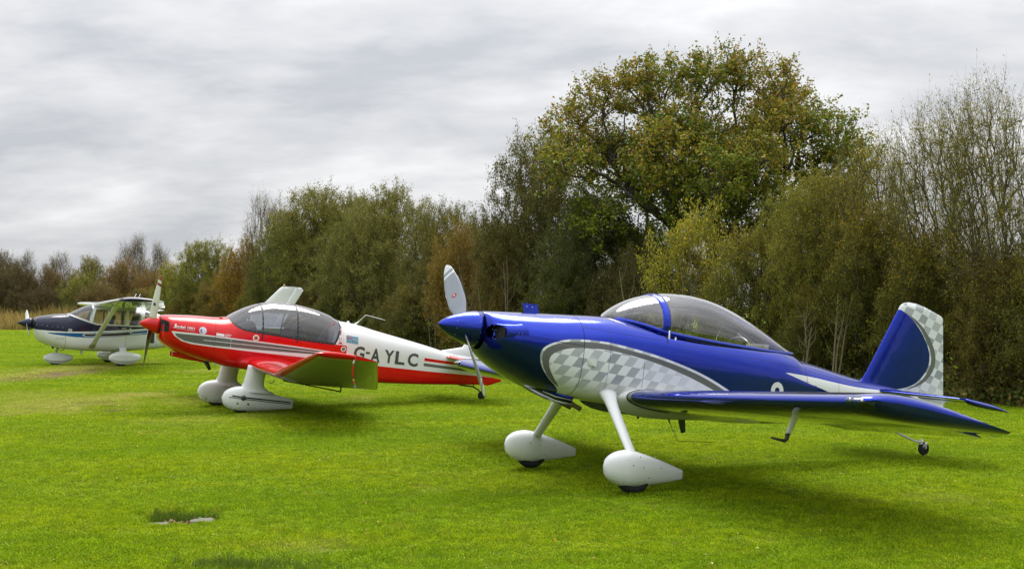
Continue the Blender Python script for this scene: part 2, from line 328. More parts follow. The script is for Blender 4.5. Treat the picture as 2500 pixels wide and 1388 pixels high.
def tuft_mesh(seed,nb=26,rad=.08,h=(.012,.030),w=.0085,mt=None,lean=1.7):
    r=np.random.RandomState(seed); V=[];F=[]
    for i in range(nb):
        a=r.uniform(0,6.28); q=rad*math.sqrt(r.uniform()); x,y=q*math.cos(a),q*math.sin(a); H=r.uniform(*h); d=r.uniform(0,6.28); ln=r.uniform(.1,lean)*H
        dx,dy=math.cos(d),math.sin(d); t=r.uniform(0,6.28); wx,wy=math.cos(t)*w*r.uniform(.6,1.3)/2,math.sin(t)*w/2; n=len(V)
        V+= [(x-wx,y-wy,-.006),(x+wx,y+wy,-.006),(x+dx*ln*.4+wx*.8,y+dy*ln*.4+wy*.8,H*.6),(x+dx*ln*.4-wx*.8,y+dy*ln*.4-wy*.8,H*.6),(x+dx*ln,y+dy*ln,H)]
        F+= [(n,n+1,n+2,n+3),(n+3,n+2,n+4)]
    return mesh_from('tuft',V,F,[mt or M_blade],smooth=False)
def scatter(name,pts,scl,tufts,label=None,cat=None):
    me=mesh_from(name,pts,np.zeros((0,3),int),[M_blade]); 
    a=me.attributes.new('sc','FLOAT_VECTOR','POINT'); a.data.foreach_set('vector',np.asarray(scl,np.float32).ravel())
    r=np.random.RandomState(len(pts)); a=me.attributes.new('rz','FLOAT','POINT'); a.data.foreach_set('value',r.uniform(0,6.28,len(pts)).astype(np.float32))
    o=add(name,me,label=label,cat=cat,kind='stuff')
    g=bpy.data.node_groups.new(name+'_nodes','GeometryNodeTree'); g.interface.new_socket(name='Geometry',in_out='INPUT',socket_type='NodeSocketGeometry'); g.interface.new_socket(name='Geometry',in_out='OUTPUT',socket_type='NodeSocketGeometry')
    N=g.nodes; L=g.links; gi=N.new('NodeGroupInput'); go=N.new('NodeGroupOutput')
    gg=N.new('GeometryNodeGeometryToInstance')
    for t in tufts:
        oo=bpy.data.objects.new('tuft_source',t); n=N.new('GeometryNodeObjectInfo'); n.inputs['Object'].default_value=oo; L.new(n.outputs['Geometry'],gg.inputs[0])
    ip=N.new('GeometryNodeInstanceOnPoints'); L.new(gi.outputs[0],ip.inputs['Points']); L.new(gg.outputs[0],ip.inputs['Instance']); ip.inputs['Pick Instance'].default_value=False
    # one instance source per node: pick by index through separate branches
    N.remove(gg); N.remove(ip)
    jn=N.new('GeometryNodeJoinGeometry'); idn=N.new('GeometryNodeInputIndex'); k=len(tufts)
    srcs=[n for n in N if n.bl_idname=='GeometryNodeObjectInfo']
    an=N.new('GeometryNodeInputNamedAttribute'); an.data_type='FLOAT_VECTOR'; an.inputs['Name'].default_value='sc'
    ar=N.new('GeometryNodeInputNamedAttribute'); ar.data_type='FLOAT'; ar.inputs['Name'].default_value='rz'
    cx=N.new('ShaderNodeCombineXYZ'); L.new(ar.outputs['Attribute'],cx.inputs[2])
    for i,sn in enumerate(srcs):
        ip=N.new('GeometryNodeInstanceOnPoints'); L.new(gi.outputs[0],ip.inputs['Points']); L.new(sn.outputs['Geometry'],ip.inputs['Instance'])
        md=N.new('ShaderNodeMath'); md.operation='MODULO'; L.new(idn.outputs[0],md.inputs[0]); md.inputs[1].default_value=k
        cp=N.new('ShaderNodeMath'); cp.operation='COMPARE'; L.new(md.outputs[0],cp.inputs[0]); cp.inputs[1].default_value=i; cp.inputs[2].default_value=.1
        L.new(cp.outputs[0],ip.inputs['Selection']); L.new(cx.outputs[0],ip.inputs['Rotation']); L.new(an.outputs['Attribute'],ip.inputs['Scale']); L.new(ip.outputs[0],jn.inputs[0])
    L.new(jn.outputs[0],go.inputs[0]); md=o.modifiers.new('scatter','NODES'); md.node_group=g
    return o
def in_patch(x,y,kind):
    k=np.zeros_like(x)
    for a,b_,rx,ry,s_,kd in PATCH:
        if kd==kind: k=np.maximum(k,s_*np.clip(1.2-np.hypot((x-a)/rx,(y-b_)/ry),0,1))
    return k
def build_grass():
    r=np.random.RandomState(5); P=[];Sc=[]
    def band(y0,y1,dens,sx,sz):
        area=(y1-y0)*(y0+y1)/2*.92; n=int(area*dens); y=np.sqrt(r.uniform(y0*y0,y1*y1,n)); x=r.uniform(-.46,.46,n)*y
        hk=np.hypot((x-HX)/.30,(y-HY)/.26)
        keep=(hk>.95)&(r.uniform(size=n)>in_patch(x,y,1)*1.25); x=x[keep];y=y[keep]; z=ground_z(x,y)
        lush=.75+.5*(np.sin(x*2.1+np.sin(y*1.7)*1.5)*np.sin(y*2.7+x)*.5+.5)
        s=r.uniform(.75,1.3,len(x)); P.append(np.c_[x,y,z]); Sc.append(np.c_[s*sx,s*sx,r.uniform(.6,1.25,len(x))*sz*lush])
    band(6.8,11,330,1,1); band(11,16,210,1.25,1); band(16,26,110,1.7,1.05); band(26,50,40,2.8,1.15); band(50,98,12,5,1.6)
    scatter('grass',np.concatenate(P),np.concatenate(Sc),[tuft_mesh(i) for i in range(6)],'short mown grass covering the whole field','grass')
    # longer rough grass behind the sunken stones and at the lower edge
    P=[];Sc=[]; n=230; a=r.uniform(-.27,.26,n); x=HX+a; y=HY+.17+r.normal(0,.04,n)+.03*np.cos(a*6); P.append(np.c_[x,y,ground_z(x,y)]); Sc.append(np.c_[np.full(n,.55),np.full(n,.55),r.uniform(.9,1.6,n)])
    lx,ly=gxy(600,1385); n=130; x=lx+r.normal(0,.25,n); y=ly+r.normal(0,.09,n); P.append(np.c_[x,y,ground_z(x,y)]); Sc.append(np.c_[np.full(n,.7),np.full(n,.7),r.uniform(.9,1.7,n)])
    dk=NB('rough_grass_blade'); dk.set(Base_Color=dk.mix(dk.n('ShaderNodeObjectInfo').outputs['Random'],(.055,.13,.004),(.19,.26,.01)),Roughness=.6)
    scatter('rough_grass',np.concatenate(P),np.concatenate(Sc),[tuft_mesh(90+i,20,.06,(.02,.05),.004,dk.m,.8) for i in range(3)],'darker longer grass tufts around the sunken stones','grass')
build_grass()
# sunken concrete slabs with weeds
M_conc=simple('weathered_concrete',(.17,.15,.115),.95,var=.35,nscale=14,bump=.8,bscale=50)
def slab(u,v,L_,W_,rz,label):
    x,y=gxy(u,v); b=MB(); r=np.random.RandomState(int(u)); n=14; rings=[]
    th=np.linspace(0,2*math.pi,n,endpoint=False); rad=1+r.normal(0,.10,n)
    for zz,k in((-.09,1.0),(.004,1.0),(.018,.92),(.022,.5)): rings.append(np.c_[np.cos(th)*rad*L_*k,np.sin(th)*rad*W_*k,np.full(n,zz)+r.normal(0,.003,n)])
    b.grid(np.array(rings),closed_v=True,cap0=True,cap1=True)
    o=b.obj('concrete_slab',M_conc,auto=50,label=label,cat='slab'); o.location=(x,y,.0); o.rotation_euler=(.05,0,rz)
slab(390,1281,.085,.06,.1,'small pale concrete slab at the left of the hole in the grass')
slab(495,1272,.09,.075,.15,'pale concrete slab at the right of the hole in the grass')
def weed(u,v,h,colr,label,n=10,seed=1,nm='weed'):
    x,y=gxy(u,v); r=np.random.RandomState(seed); m=simple('weed_leaf',colr,.6,var=.4,nscale=20); root=thing(nm,label,'weed',(x,y,-.03))
    st=MB(); lf=MB()
    for i in range(n):
        a=r.uniform(0,6.28); p0=np.array([r.normal(0,.02),r.normal(0,.01),0]); p1=p0+[math.cos(a)*.03,math.sin(a)*.02,h*r.uniform(.6,1)]; st.tube([p0,(p0+p1)/2+[0,0,.01],p1],[.0015,.0012,.0008],4)
        for k in range(3):
            b_=r.uniform(0,6.28); c=p0+(p1-p0)*r.uniform(.5,1); d=np.array([math.cos(b_),math.sin(b_),.35])*.018; w=np.array([-math.sin(b_),math.cos(b_),0])*.008
            lf.put([c,c+d*.5+w,c+d,c+d*.5-w],[(0,1,2,3)])
    st.obj('stem',m,root); lf.obj('leaf_cluster',m,root,auto=None)
weed(450,1276,.06,(.30,.14,.07),'reddish brown dead weed between the two slabs',14,3)
weed(418,1270,.05,(.34,.2,.10),'small tan dead weed beside the left slab',7,4)
weed(488,1262,.045,(.10,.20,.05),'pale green leafy weed above the right slab',9,6)
# ---------------- trees and shrubs ----------------
def leaf_material():
    b=NB('leaf'); a=b.n('ShaderNodeVertexColor',layer_name='Col'); oi=b.n('ShaderNodeObjectInfo')
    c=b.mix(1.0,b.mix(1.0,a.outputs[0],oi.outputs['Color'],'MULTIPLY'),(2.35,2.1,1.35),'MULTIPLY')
    b.set(Base_Color=c,Roughness=.6,Specular_IOR_Level=.2)
    t=b.n('ShaderNodeBsdfTranslucent'); b.L.new(c,t.inputs[0]); m=b.n('ShaderNodeMixShader'); m.inputs[0].default_value=.33
    b.L.new(b.b.outputs[0],m.inputs[1]); b.L.new(t.outputs[0],m.inputs[2]); b.L.new(m.outputs[0],b.out.inputs[0]); return b.m
M_leaf=leaf_material()
M_bark=simple('bark',(.060,.048,.036),.95,var=.5,nscale=9,bump=.6,bscale=30); M_bark2=simple('pale_bark',(.16,.135,.09),.9,var=.4,nscale=7,bump=.5,bscale=25)
M_barkm=simple('mossy_bark',(.085,.075,.028),.95,var=.5,nscale=6,bump=.6,bscale=30)
def tree_mesh(seed,H,R,lobes,N,nleaf,ls,pal,cs=.2,stems=1,spread=.25,low=.08,up=.0,r0=.16,shell=.5,upw=0.,elong=1.,twig_r=.006,top_pal=None,flat=1.0,side_bias=.35,ntw=2,LB=None):
    "returns (wood mesh, foliage mesh); H height, R crown radius"
    r=np.random.RandomState(seed)
    cz0=H*low; C=[]
    # lobes scattered over an uneven dome
    LC=[];LR=[]
    for i in range(lobes):
        u=(i+.5)/lobes*.9+r.uniform(0,.1); a=r.uniform(-.5,.5)+i*2.4; rad=R*.72*math.sqrt(max(0,1-u**2.4))*r.uniform(.85,1.12); z=cz0+(H-cz0)*(.14+.66*u)
        LC.append((rad*math.cos(a),rad*math.sin(a)*flat,z)); LR.append(R*r.uniform(.32,.46))
    LC.append((0,0,cz0+(H-cz0)*.72)); LR.append(R*.42); LC.append((0,0,cz0+(H-cz0)*.4)); LR.append(R*.55)
    if LB is not None:
        LC=[(x_,y_,z_) for x_,y_,z_,q_ in LB]; LR=[q_ for x_,y_,z_,q_ in LB]
    LC=np.array(LC);LR=np.array(LR); w=LR**2; w/=w.sum(); k=r.choice(len(LR),N,p=w)
    d=r.normal(size=(N,3)); d[:,2]=d[:,2]*.9+side_bias; d/=np.linalg.norm(d,axis=1)[:,None]; q=r.uniform(0,1,N)**shell
    C=LC[k]+d*(LR[k]*q)[:,None]*np.array([1,1,.95]); C[:,2]=np.clip(C[:,2],H*.02+.1,H*1.02)
    # skeleton: greedy attachment in order of distance from the foot
    roots=[np.array([spread*math.cos(2.4*i)*(0 if stems==1 else 1),spread*math.sin(2.4*i)*(0 if stems==1 else 1),-.15]) for i in range(stems)]
    nodes=[];par=[];plen=[]
    for q_ in roots:
        nodes.append(q_);par.append(-1);plen.append(0.)
    if stems==1:
        m=6; tz=max(cz0*1.1,H*.28)
        for i in range(1,m):
            nodes.append(np.array([r.normal(0,.03)*H*.1,r.normal(0,.03)*H*.1,-.15+(tz+.15)*i/(m-1)])); par.append(len(nodes)-2 if i>1 else 0); plen.append(plen[par[-1]]+tz/m)
    order=np.argsort(np.linalg.norm(C*np.array([1,1,1.]),axis=1)+r.normal(0,.15,N)*R)
    NA=np.zeros((len(nodes)+N,3)); NA[:len(nodes)]=nodes; PL=np.zeros(len(nodes)+N); PL[:len(nodes)]=plen; n=len(nodes); par=par+[0]*N; cl=[]
    for i in order:
        c=C[i]; v=c-NA[:n]; dd=np.linalg.norm(v,axis=1); pen=np.where(v[:,2]<-.05*H,dd*.6,0)+upw*np.hypot(v[:,0],v[:,1])
        cost=dd+.42*PL[:n]+pen; j=int(np.argmin(cost)); NA[n]=c; PL[n]=PL[j]+dd[j]; par[n]=j; cl.append(n); n+=1
    par=par[:n]; cnt=np.ones(n); ch=np.zeros(n)
    for i in range(n-1,-1,-1):
        if par[i]>=0: cnt[par[i]]+=cnt[i]
    cm=cnt.max(); ex=math.log(max(r0/twig_r,1.5))/math.log(cm); rad=twig_r*cnt**ex
    V=[];Fq=[];nv=0
    P0=[];P1=[];R0=[];R1=[]
    for i in range(n):
        j=par[i]
        if j<0: continue
        a=NA[j];b=NA[i];L_=np.linalg.norm(b-a); ra=min(rad[j],rad[i]*1.5); rb=rad[i]; m1=a+(b-a)*.33+r.normal(0,.05,3)*L_; m2=a+(b-a)*.68+r.normal(0,.05,3)*L_
        m1[2]+=up*L_;m2[2]+=up*L_*.7
        P0+= [a,m1,m2];P1+= [m1,m2,b];R0+= [ra,ra*.8+rb*.2,ra*.4+rb*.6];R1+= [ra*.8+rb*.2,ra*.4+rb*.6,rb]
    # twigs
    tw=np.repeat(C,ntw,0)+0; dirs=r.normal(size=tw.shape); dirs[:,2]=dirs[:,2]*.7+.28+upw*.9; out=tw-np.array([0,0,H*.35]); out/=np.linalg.norm(out,axis=1)[:,None]+1e-6; dirs=dirs/np.linalg.norm(dirs,axis=1)[:,None]+out*.5
    dirs/=np.linalg.norm(dirs,axis=1)[:,None]; tl=cs*elong*r.uniform(.9,2.4,len(tw))
    P0+=list(tw);P1+=list(tw+dirs*tl[:,None]);R0+=[twig_r*.6]*len(tw);R1+=[twig_r*.25]*len(tw)
    P0=np.array(P0);P1=np.array(P1);R0=np.array(R0);R1=np.array(R1); t=P1-P0; t/=np.linalg.norm(t,axis=1)[:,None]+1e-9
    A=np.where(np.abs(t[:,2:3])<.9,np.array([[0,0,1.]]),np.array([[1.,0,0]])); u_=np.cross(t,A);u_/=np.linalg.norm(u_,axis=1)[:,None];w_=np.cross(t,u_)
    K=4; th=np.arange(K)*2*math.pi/K
    ring=lambda P,Rr: P[:,None]+Rr[:,None,None]*(np.cos(th)[None,:,None]*u_[:,None]+np.sin(th)[None,:,None]*w_[:,None])
    W=np.concatenate([ring(P0,R0),ring(P1,R1)],1).reshape(-1,3); base=np.arange(len(P0))[:,None]*(2*K)
    Fq=np.stack([np.stack([base[:,0]+k,base[:,0]+(k+1)%K,base[:,0]+K+(k+1)%K,base[:,0]+K+k],-1) for k in range(K)],1).reshape(-1,4)
    wood=mesh_from('wood',W,Fq,[])
    # foliage along the twigs
    nt=len(tw); per=max(1,int(nleaf/ntw)); ti=np.repeat(np.arange(nt),per); s=r.uniform(-.1,1.08,len(ti))
    pos=tw[ti]+dirs[ti]*(tl[ti]*s)[:,None]+r.normal(0,cs*.30,(len(ti),3))
    keep=pos[:,2]>.03; pos=pos[keep]; ti=ti[keep]; M_=len(pos)
    a=r.normal(size=(M_,3)); a/=np.linalg.norm(a,axis=1)[:,None]; a=a*.9+dirs[ti]*.35; a/=np.linalg.norm(a,axis=1)[:,None]
    b=np.cross(a,r.normal(size=(M_,3))); b/=np.linalg.norm(b,axis=1)[:,None]
    sz=ls*r.uniform(.55,1.35,M_)[:,None]; a=a*sz; b=b*sz*(.36 if elong>1 else .55)
    nn=np.cross(a,b)/ls*.15*0
    LV=np.stack([pos-a*.5,pos+b*.5-a*.05,pos+a*.5,pos-b*.5-a*.05],1).reshape(-1,3); LF=np.arange(M_*4).reshape(-1,4)
    fol=mesh_from('foliage',LV,LF,[M_leaf],smooth=False)
    # colour: each bough has its own mixture
    pal=np.array(pal); tp=np.array(top_pal) if top_pal is not None else pal
    lobe_c=r.uniform(size=len(LR)); kk=k[(ti//ntw)]; base=lobe_c[kk]*.5+r.uniform(size=M_)*.5
    ci=np.clip((base*len(pal)).astype(int),0,len(pal)-1); col=pal[ci]
    hn=np.clip((pos[:,2]/H-.45)/.5,0,1)*(.4+.6*lobe_c[kk]); use=r.uniform(size=M_)<hn; col=np.where(use[:,None],tp[r.randint(0,len(tp),M_)],col)
    col=col*r.uniform(.55,1.45,M_)[:,None]
    c4=np.ones((M_,4,4),np.float32); c4[:,:,:3]=col[:,None]; at=fol.color_attributes.new('Col','FLOAT_COLOR','POINT'); at.data.foreach_set('color',c4.ravel())
    return wood,fol
OLIVE=[(.055,.070,.022),(.075,.085,.026),(.095,.100,.034),(.065,.078,.030),(.110,.105,.040)]
GREY=[(.075,.085,.033),(.105,.110,.042),(.060,.068,.024),(.125,.12,.05)]
OAKG=[(.045,.085,.012),(.070,.105,.015),(.10,.12,.018),(.040,.07,.012),(.14,.13,.02)]
OAKB=[(.145,.095,.026),(.125,.10,.022),(.165,.12,.03),(.11,.11,.022),(.085,.105,.018)]
BROWN=[(.105,.080,.036),(.13,.105,.045),(.09,.085,.03),(.14,.115,.05),(.075,.078,.03)]
YELG=[(.13,.16,.03),(.17,.19,.04),(.09,.13,.025),(.21,.20,.05)]
OCH=[(.13,.12,.03),(.17,.14,.035),(.10,.10,.028),(.20,.15,.04),(.08,.085,.025)]
SPR=dict(
 willow_a=tree_mesh(11,7.0,3.3,20,1150,92,.070,OLIVE,cs=.26,stems=5,low=.05,shell=.42,r0=.10,top_pal=GREY+OCH[:2]),
 willow_b=tree_mesh(12,7.0,3.6,22,1150,92,.070,GREY,cs=.25,stems=4,low=.04,shell=.40,r0=.11,top_pal=OLIVE+OCH[:1]),
 bush_a=tree_mesh(13,4.2,2.5,16,800,84,.064,OLIVE[:3]+OCH[2:3],cs=.24,stems=6,low=.0,shell=.45,r0=.05,top_pal=OCH),
 bush_b=tree_mesh(14,4.0,2.6,16,800,80,.064,BROWN,cs=.26,stems=6,low=.0,shell=.45,r0=.05,top_pal=BROWN),
 bush_y=tree_mesh(15,4.2,2.3,10,430,44,.085,YELG,cs=.25,stems=5,low=.05,shell=.5,r0=.05,top_pal=YELG),
 spindly=tree_mesh(16,7.0,3.3,20,1350,17,.070,OCH[2:]+OLIVE[2:],cs=.20,stems=4,spread=.35,low=.16,shell=.55,r0=.11,upw=.03,elong=1.5,twig_r=.0062,up=.05,top_pal=OCH,ntw=3),
 spindly_b=tree_mesh(19,6.5,2.6,16,1500,13,.070,BROWN+OCH[:2],cs=.22,stems=8,spread=.8,low=.08,shell=.55,r0=.05,upw=.2,elong=1.5,twig_r=.0055,up=.03,ntw=3),
)
def oak_lobes():
    r=np.random.RandomState(2); L_=[]
    for x,z,q in [(-4.0,6.9,1.0),(-4.1,5.8,.95),(-3.2,7.9,.95),(-2.1,8.3,1.0),(-1.0,8.5,1.05),(.3,8.6,1.05),(1.5,8.3,1.05),(2.4,7.7,1.05),(3.2,6.9,1.0),(3.9,6.1,.9),(4.3,5.1,.8),(3.4,4.9,.9),(-3.2,4.3,.9),(-2.2,3.7,.8),(-.9,3.9,.9),(.8,3.7,.8),(2.2,4.0,.9),(2.6,5.4,1.1),(1.0,6.4,1.2),(-.8,6.6,1.3),(-2.5,6.0,1.2),(-1.2,5.1,1.0),(.9,4.9,1.0),(3.6,3.9,.7)]:
        L_.append((x,r.uniform(-1.6,1.6),z,q))
    for k in range(12): a=k*.52; L_.append((3.0*math.cos(a)*r.uniform(.3,1),3.0*math.sin(a),5.6+r.uniform(-1.3,2.0),1.0))
    return L_
M_oak=tree_mesh(21,9.6,4.9,27,2500,46,.098,OAKG,cs=.24,stems=1,low=.27,shell=.34,r0=.24,twig_r=.008,top_pal=OAKB,side_bias=.25,flat=.75,LB=oak_lobes())
for k,(w_,f_) in SPR.items(): w_.materials.append({'spindly':M_barkm,'bush_y':M_bark2}.get(k,M_bark))
M_oak[0].materials.append(M_bark)
def tree(kind,u,Z,top,halfw,label,cat,tint=(1,1,1),name='willow_shrub',rz=None,sy=None,group=None):
    H0={'willow_a':7,'willow_b':7,'bush_a':4.2,'bush_b':4.0,'bush_y':4.2,'spindly':7.,'spindly_b':6.5,'oak':9.6}[kind]; R0={'willow_a':3.3,'willow_b':3.6,'bush_a':2.5,'bush_b':2.6,'bush_y':2.3,'spindly':2.5,'spindly_b':2.6,'oak':4.9}[kind]
    f_=(M_oak if kind=='oak' else SPR[kind])[1]
    if 'ext' not in f_:
        c=np.zeros(len(f_.vertices)*3,np.float32); f_.vertices.foreach_get('co',c); c=c.reshape(-1,3); f_['ext']=[float(np.percentile(c[:,2],99.7)),float(np.percentile(np.abs(c[:,0]),98.5))]
    H0,R0=f_['ext']
    x=(u-1250)/F_PX*Z; H=CAM_H+(748.5-top)/F_PX*Z; R=halfw/F_PX*Z
    root=thing(name,label,cat,(x,Z,0),rnd.uniform(0,6.28) if rz is None else rz,group); sxy=R/R0; sz=H/H0; 
    w_,f_=M_oak if kind=='oak' else SPR[kind]; Mx=Matrix.Diagonal((sxy,sxy*(sy or 1),sz,1))
    if kind=='spindly': root.rotation_euler=(0,-.10,0)
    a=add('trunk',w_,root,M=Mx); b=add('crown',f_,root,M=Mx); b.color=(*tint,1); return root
def Zh(u,off=0): return 19.81/((u-1250)/3000+.524)+off
T=[ # kind, px, Z, top px, half width px, tint, name, label, category
 ('oak',1725,Zh(1725,6.5),136,385,(1,1,1),'oak_tree','large broad oak with russet and green leaves, tallest tree above the blue aeroplane','oak tree'),
 ('willow_a',1320,Zh(1320,3.0),338,135,(.62,.62,.62),'willow_tree','dark olive willow leaning against the left flank of the big oak','tree'),
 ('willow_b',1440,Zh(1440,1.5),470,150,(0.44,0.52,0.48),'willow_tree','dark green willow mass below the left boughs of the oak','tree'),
 ('bush_y',1690,Zh(1690,1.3),495,115,(0.98,0.88,0.62),'hazel_shrub','pale yellow green shrub growing in front of the oak trunk','shrub'),
 ('bush_a',1840,Zh(1840,1.2),560,130,(0.89,0.92,0.72),'scrub_bush','mixed olive bush right of the pale yellow green shrub','shrub'),
 ('willow_b',1950,Zh(1950,2.0),455,120,(1.13,1.17,0.68),'scrub_tree','ochre leaved thin tree directly right of the oak','tree'),
 ('willow_a',2030,Zh(2030,1.6),418,130,(1.01,1.01,0.61),'willow_tree','ochre and green bushy willow behind the blue tail fin','tree'),
 ('bush_a',2150,Zh(2150,.9),500,140,(0.74,0.73,0.50),'scrub_bush','low dark bush between the tail fin and the tall thin branched tree','shrub'),
 ('spindly',2190,Zh(2190,2.2),305,140,(1.19,1.21,0.88),'scrub_tree','shorter of the two thin branched trees at the right, next to the oak','tree'),
 ('spindly',2350,Zh(2350,1.3),232,150,(1.07,1.15,0.83),'scrub_tree','tall bare branched tree with sparse leaves behind the blue tailplane','tree'),
 ('spindly',2475,Zh(2475,.8),176,150,(1.01,1.07,0.77),'scrub_tree','tallest thin branched tree cut by the right edge of the photo','tree'),
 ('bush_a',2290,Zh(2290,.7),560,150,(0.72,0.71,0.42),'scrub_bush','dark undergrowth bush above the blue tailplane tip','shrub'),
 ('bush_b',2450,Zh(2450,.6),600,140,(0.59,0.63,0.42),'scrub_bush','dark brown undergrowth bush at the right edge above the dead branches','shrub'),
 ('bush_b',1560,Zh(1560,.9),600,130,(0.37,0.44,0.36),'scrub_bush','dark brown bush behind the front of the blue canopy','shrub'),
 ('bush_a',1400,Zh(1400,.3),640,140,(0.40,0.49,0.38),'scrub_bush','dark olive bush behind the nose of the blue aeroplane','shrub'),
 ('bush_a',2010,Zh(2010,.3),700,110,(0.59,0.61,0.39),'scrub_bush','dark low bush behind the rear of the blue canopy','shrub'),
 ('bush_b',1240,Zh(1240,1),560,90,(.75,.72,.62),'scrub_bush','brown twiggy bush left of the dark willow','shrub'),
 ('bush_b',1140,Zh(1140,1.5),545,105,(.95,.85,.62),'scrub_bush','orange brown bush above the blue propeller','shrub'),
 ('willow_b',1080,Zh(1080,3.5),498,115,(.85,.85,.75),'willow_tree','olive willow at the right end of the rounded middle thicket','tree'),
 ('willow_b',965,Zh(965,3),456,140,(1,1,.92),'willow_tree','tall rounded olive willow in the middle of the thicket','tree'),
 ('willow_b',880,Zh(880,1.4),510,110,(.95,1.0,.92),'willow_tree','grey green willow at the front of the middle thicket','tree'),
 ('willow_a',770,Zh(770,3),458,120,(.95,.97,.8),'willow_tree','tall willow behind the red aeroplane canopy','tree'),
 ('willow_b',700,Zh(700,1.4),520,90,(.72,.78,.66),'willow_tree','dark grey green willow left of the middle thicket','tree'),
 ('spindly_b',655,Zh(655,2.2),470,70,(.9,.95,.8),'scrub_tree','spiky thin topped tree at the left end of the middle thicket','tree'),
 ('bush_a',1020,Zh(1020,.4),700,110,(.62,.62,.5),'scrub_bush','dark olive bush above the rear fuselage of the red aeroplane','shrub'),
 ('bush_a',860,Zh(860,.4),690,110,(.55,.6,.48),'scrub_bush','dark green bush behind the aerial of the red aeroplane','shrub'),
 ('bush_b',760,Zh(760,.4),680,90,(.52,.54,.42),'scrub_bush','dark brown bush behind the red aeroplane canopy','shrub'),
 ('bush_b',600,Zh(600,1.5),578,75,(1.15,.92,.45),'scrub_bush','golden brown bush left of the spiky topped tree','shrub'),
 ('willow_a',500,Zh(500,2),588,85,(.95,1.0,.65),'willow_tree','green olive willow left of the golden brown bush','tree'),
 ('bush_a',430,Zh(430,.5),640,65,(1.1,1.15,.6),'scrub_bush','bright olive bush beside the gap of sky','shrub'),
 ('bush_b',560,Zh(560,.3),668,80,(.75,.72,.5),'scrub_bush','brown bush above the nose of the red aeroplane','shrub'),
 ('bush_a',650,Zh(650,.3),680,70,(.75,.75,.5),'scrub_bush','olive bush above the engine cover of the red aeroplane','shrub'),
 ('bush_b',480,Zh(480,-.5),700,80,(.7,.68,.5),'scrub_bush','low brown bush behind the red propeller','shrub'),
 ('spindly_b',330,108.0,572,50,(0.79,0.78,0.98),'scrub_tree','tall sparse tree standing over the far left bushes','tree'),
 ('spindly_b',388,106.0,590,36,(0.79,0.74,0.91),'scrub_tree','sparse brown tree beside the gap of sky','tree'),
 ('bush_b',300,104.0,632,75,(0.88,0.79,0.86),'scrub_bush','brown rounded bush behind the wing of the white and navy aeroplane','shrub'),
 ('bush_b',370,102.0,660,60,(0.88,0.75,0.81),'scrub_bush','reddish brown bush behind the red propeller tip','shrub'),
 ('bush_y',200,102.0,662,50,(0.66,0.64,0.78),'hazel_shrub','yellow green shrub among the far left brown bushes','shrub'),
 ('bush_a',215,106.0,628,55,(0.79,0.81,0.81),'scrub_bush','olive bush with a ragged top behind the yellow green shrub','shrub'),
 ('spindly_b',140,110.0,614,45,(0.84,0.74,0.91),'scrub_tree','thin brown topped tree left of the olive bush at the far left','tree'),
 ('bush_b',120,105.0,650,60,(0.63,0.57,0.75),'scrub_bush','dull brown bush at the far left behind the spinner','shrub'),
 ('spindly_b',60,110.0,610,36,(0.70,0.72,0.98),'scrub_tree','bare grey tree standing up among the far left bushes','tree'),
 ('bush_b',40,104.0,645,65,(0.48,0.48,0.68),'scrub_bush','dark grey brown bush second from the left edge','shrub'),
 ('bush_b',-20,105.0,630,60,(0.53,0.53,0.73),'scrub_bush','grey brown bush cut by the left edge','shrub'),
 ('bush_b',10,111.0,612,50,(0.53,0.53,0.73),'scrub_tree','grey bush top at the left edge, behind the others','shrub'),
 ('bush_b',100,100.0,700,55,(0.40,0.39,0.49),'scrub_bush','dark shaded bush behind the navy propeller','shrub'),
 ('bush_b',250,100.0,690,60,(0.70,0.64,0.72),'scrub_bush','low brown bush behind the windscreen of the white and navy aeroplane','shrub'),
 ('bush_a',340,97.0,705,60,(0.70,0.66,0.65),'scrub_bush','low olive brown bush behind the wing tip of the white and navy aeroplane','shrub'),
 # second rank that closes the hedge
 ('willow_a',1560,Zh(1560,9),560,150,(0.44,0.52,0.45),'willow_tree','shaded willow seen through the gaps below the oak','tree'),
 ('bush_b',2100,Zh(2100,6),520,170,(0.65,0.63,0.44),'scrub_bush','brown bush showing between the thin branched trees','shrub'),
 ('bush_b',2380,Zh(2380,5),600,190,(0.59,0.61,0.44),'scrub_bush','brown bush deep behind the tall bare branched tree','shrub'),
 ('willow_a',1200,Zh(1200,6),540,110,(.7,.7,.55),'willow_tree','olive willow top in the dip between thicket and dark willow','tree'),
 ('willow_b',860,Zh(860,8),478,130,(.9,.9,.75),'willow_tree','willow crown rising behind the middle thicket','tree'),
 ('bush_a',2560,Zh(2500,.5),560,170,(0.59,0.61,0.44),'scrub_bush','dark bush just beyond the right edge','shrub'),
]
for kind,u,Z,top,hw,tint,nm,lab,cat in T: tree(kind,u,Z,top,hw,lab,cat,tint,nm,rz=(0 if kind=='oak' else None))
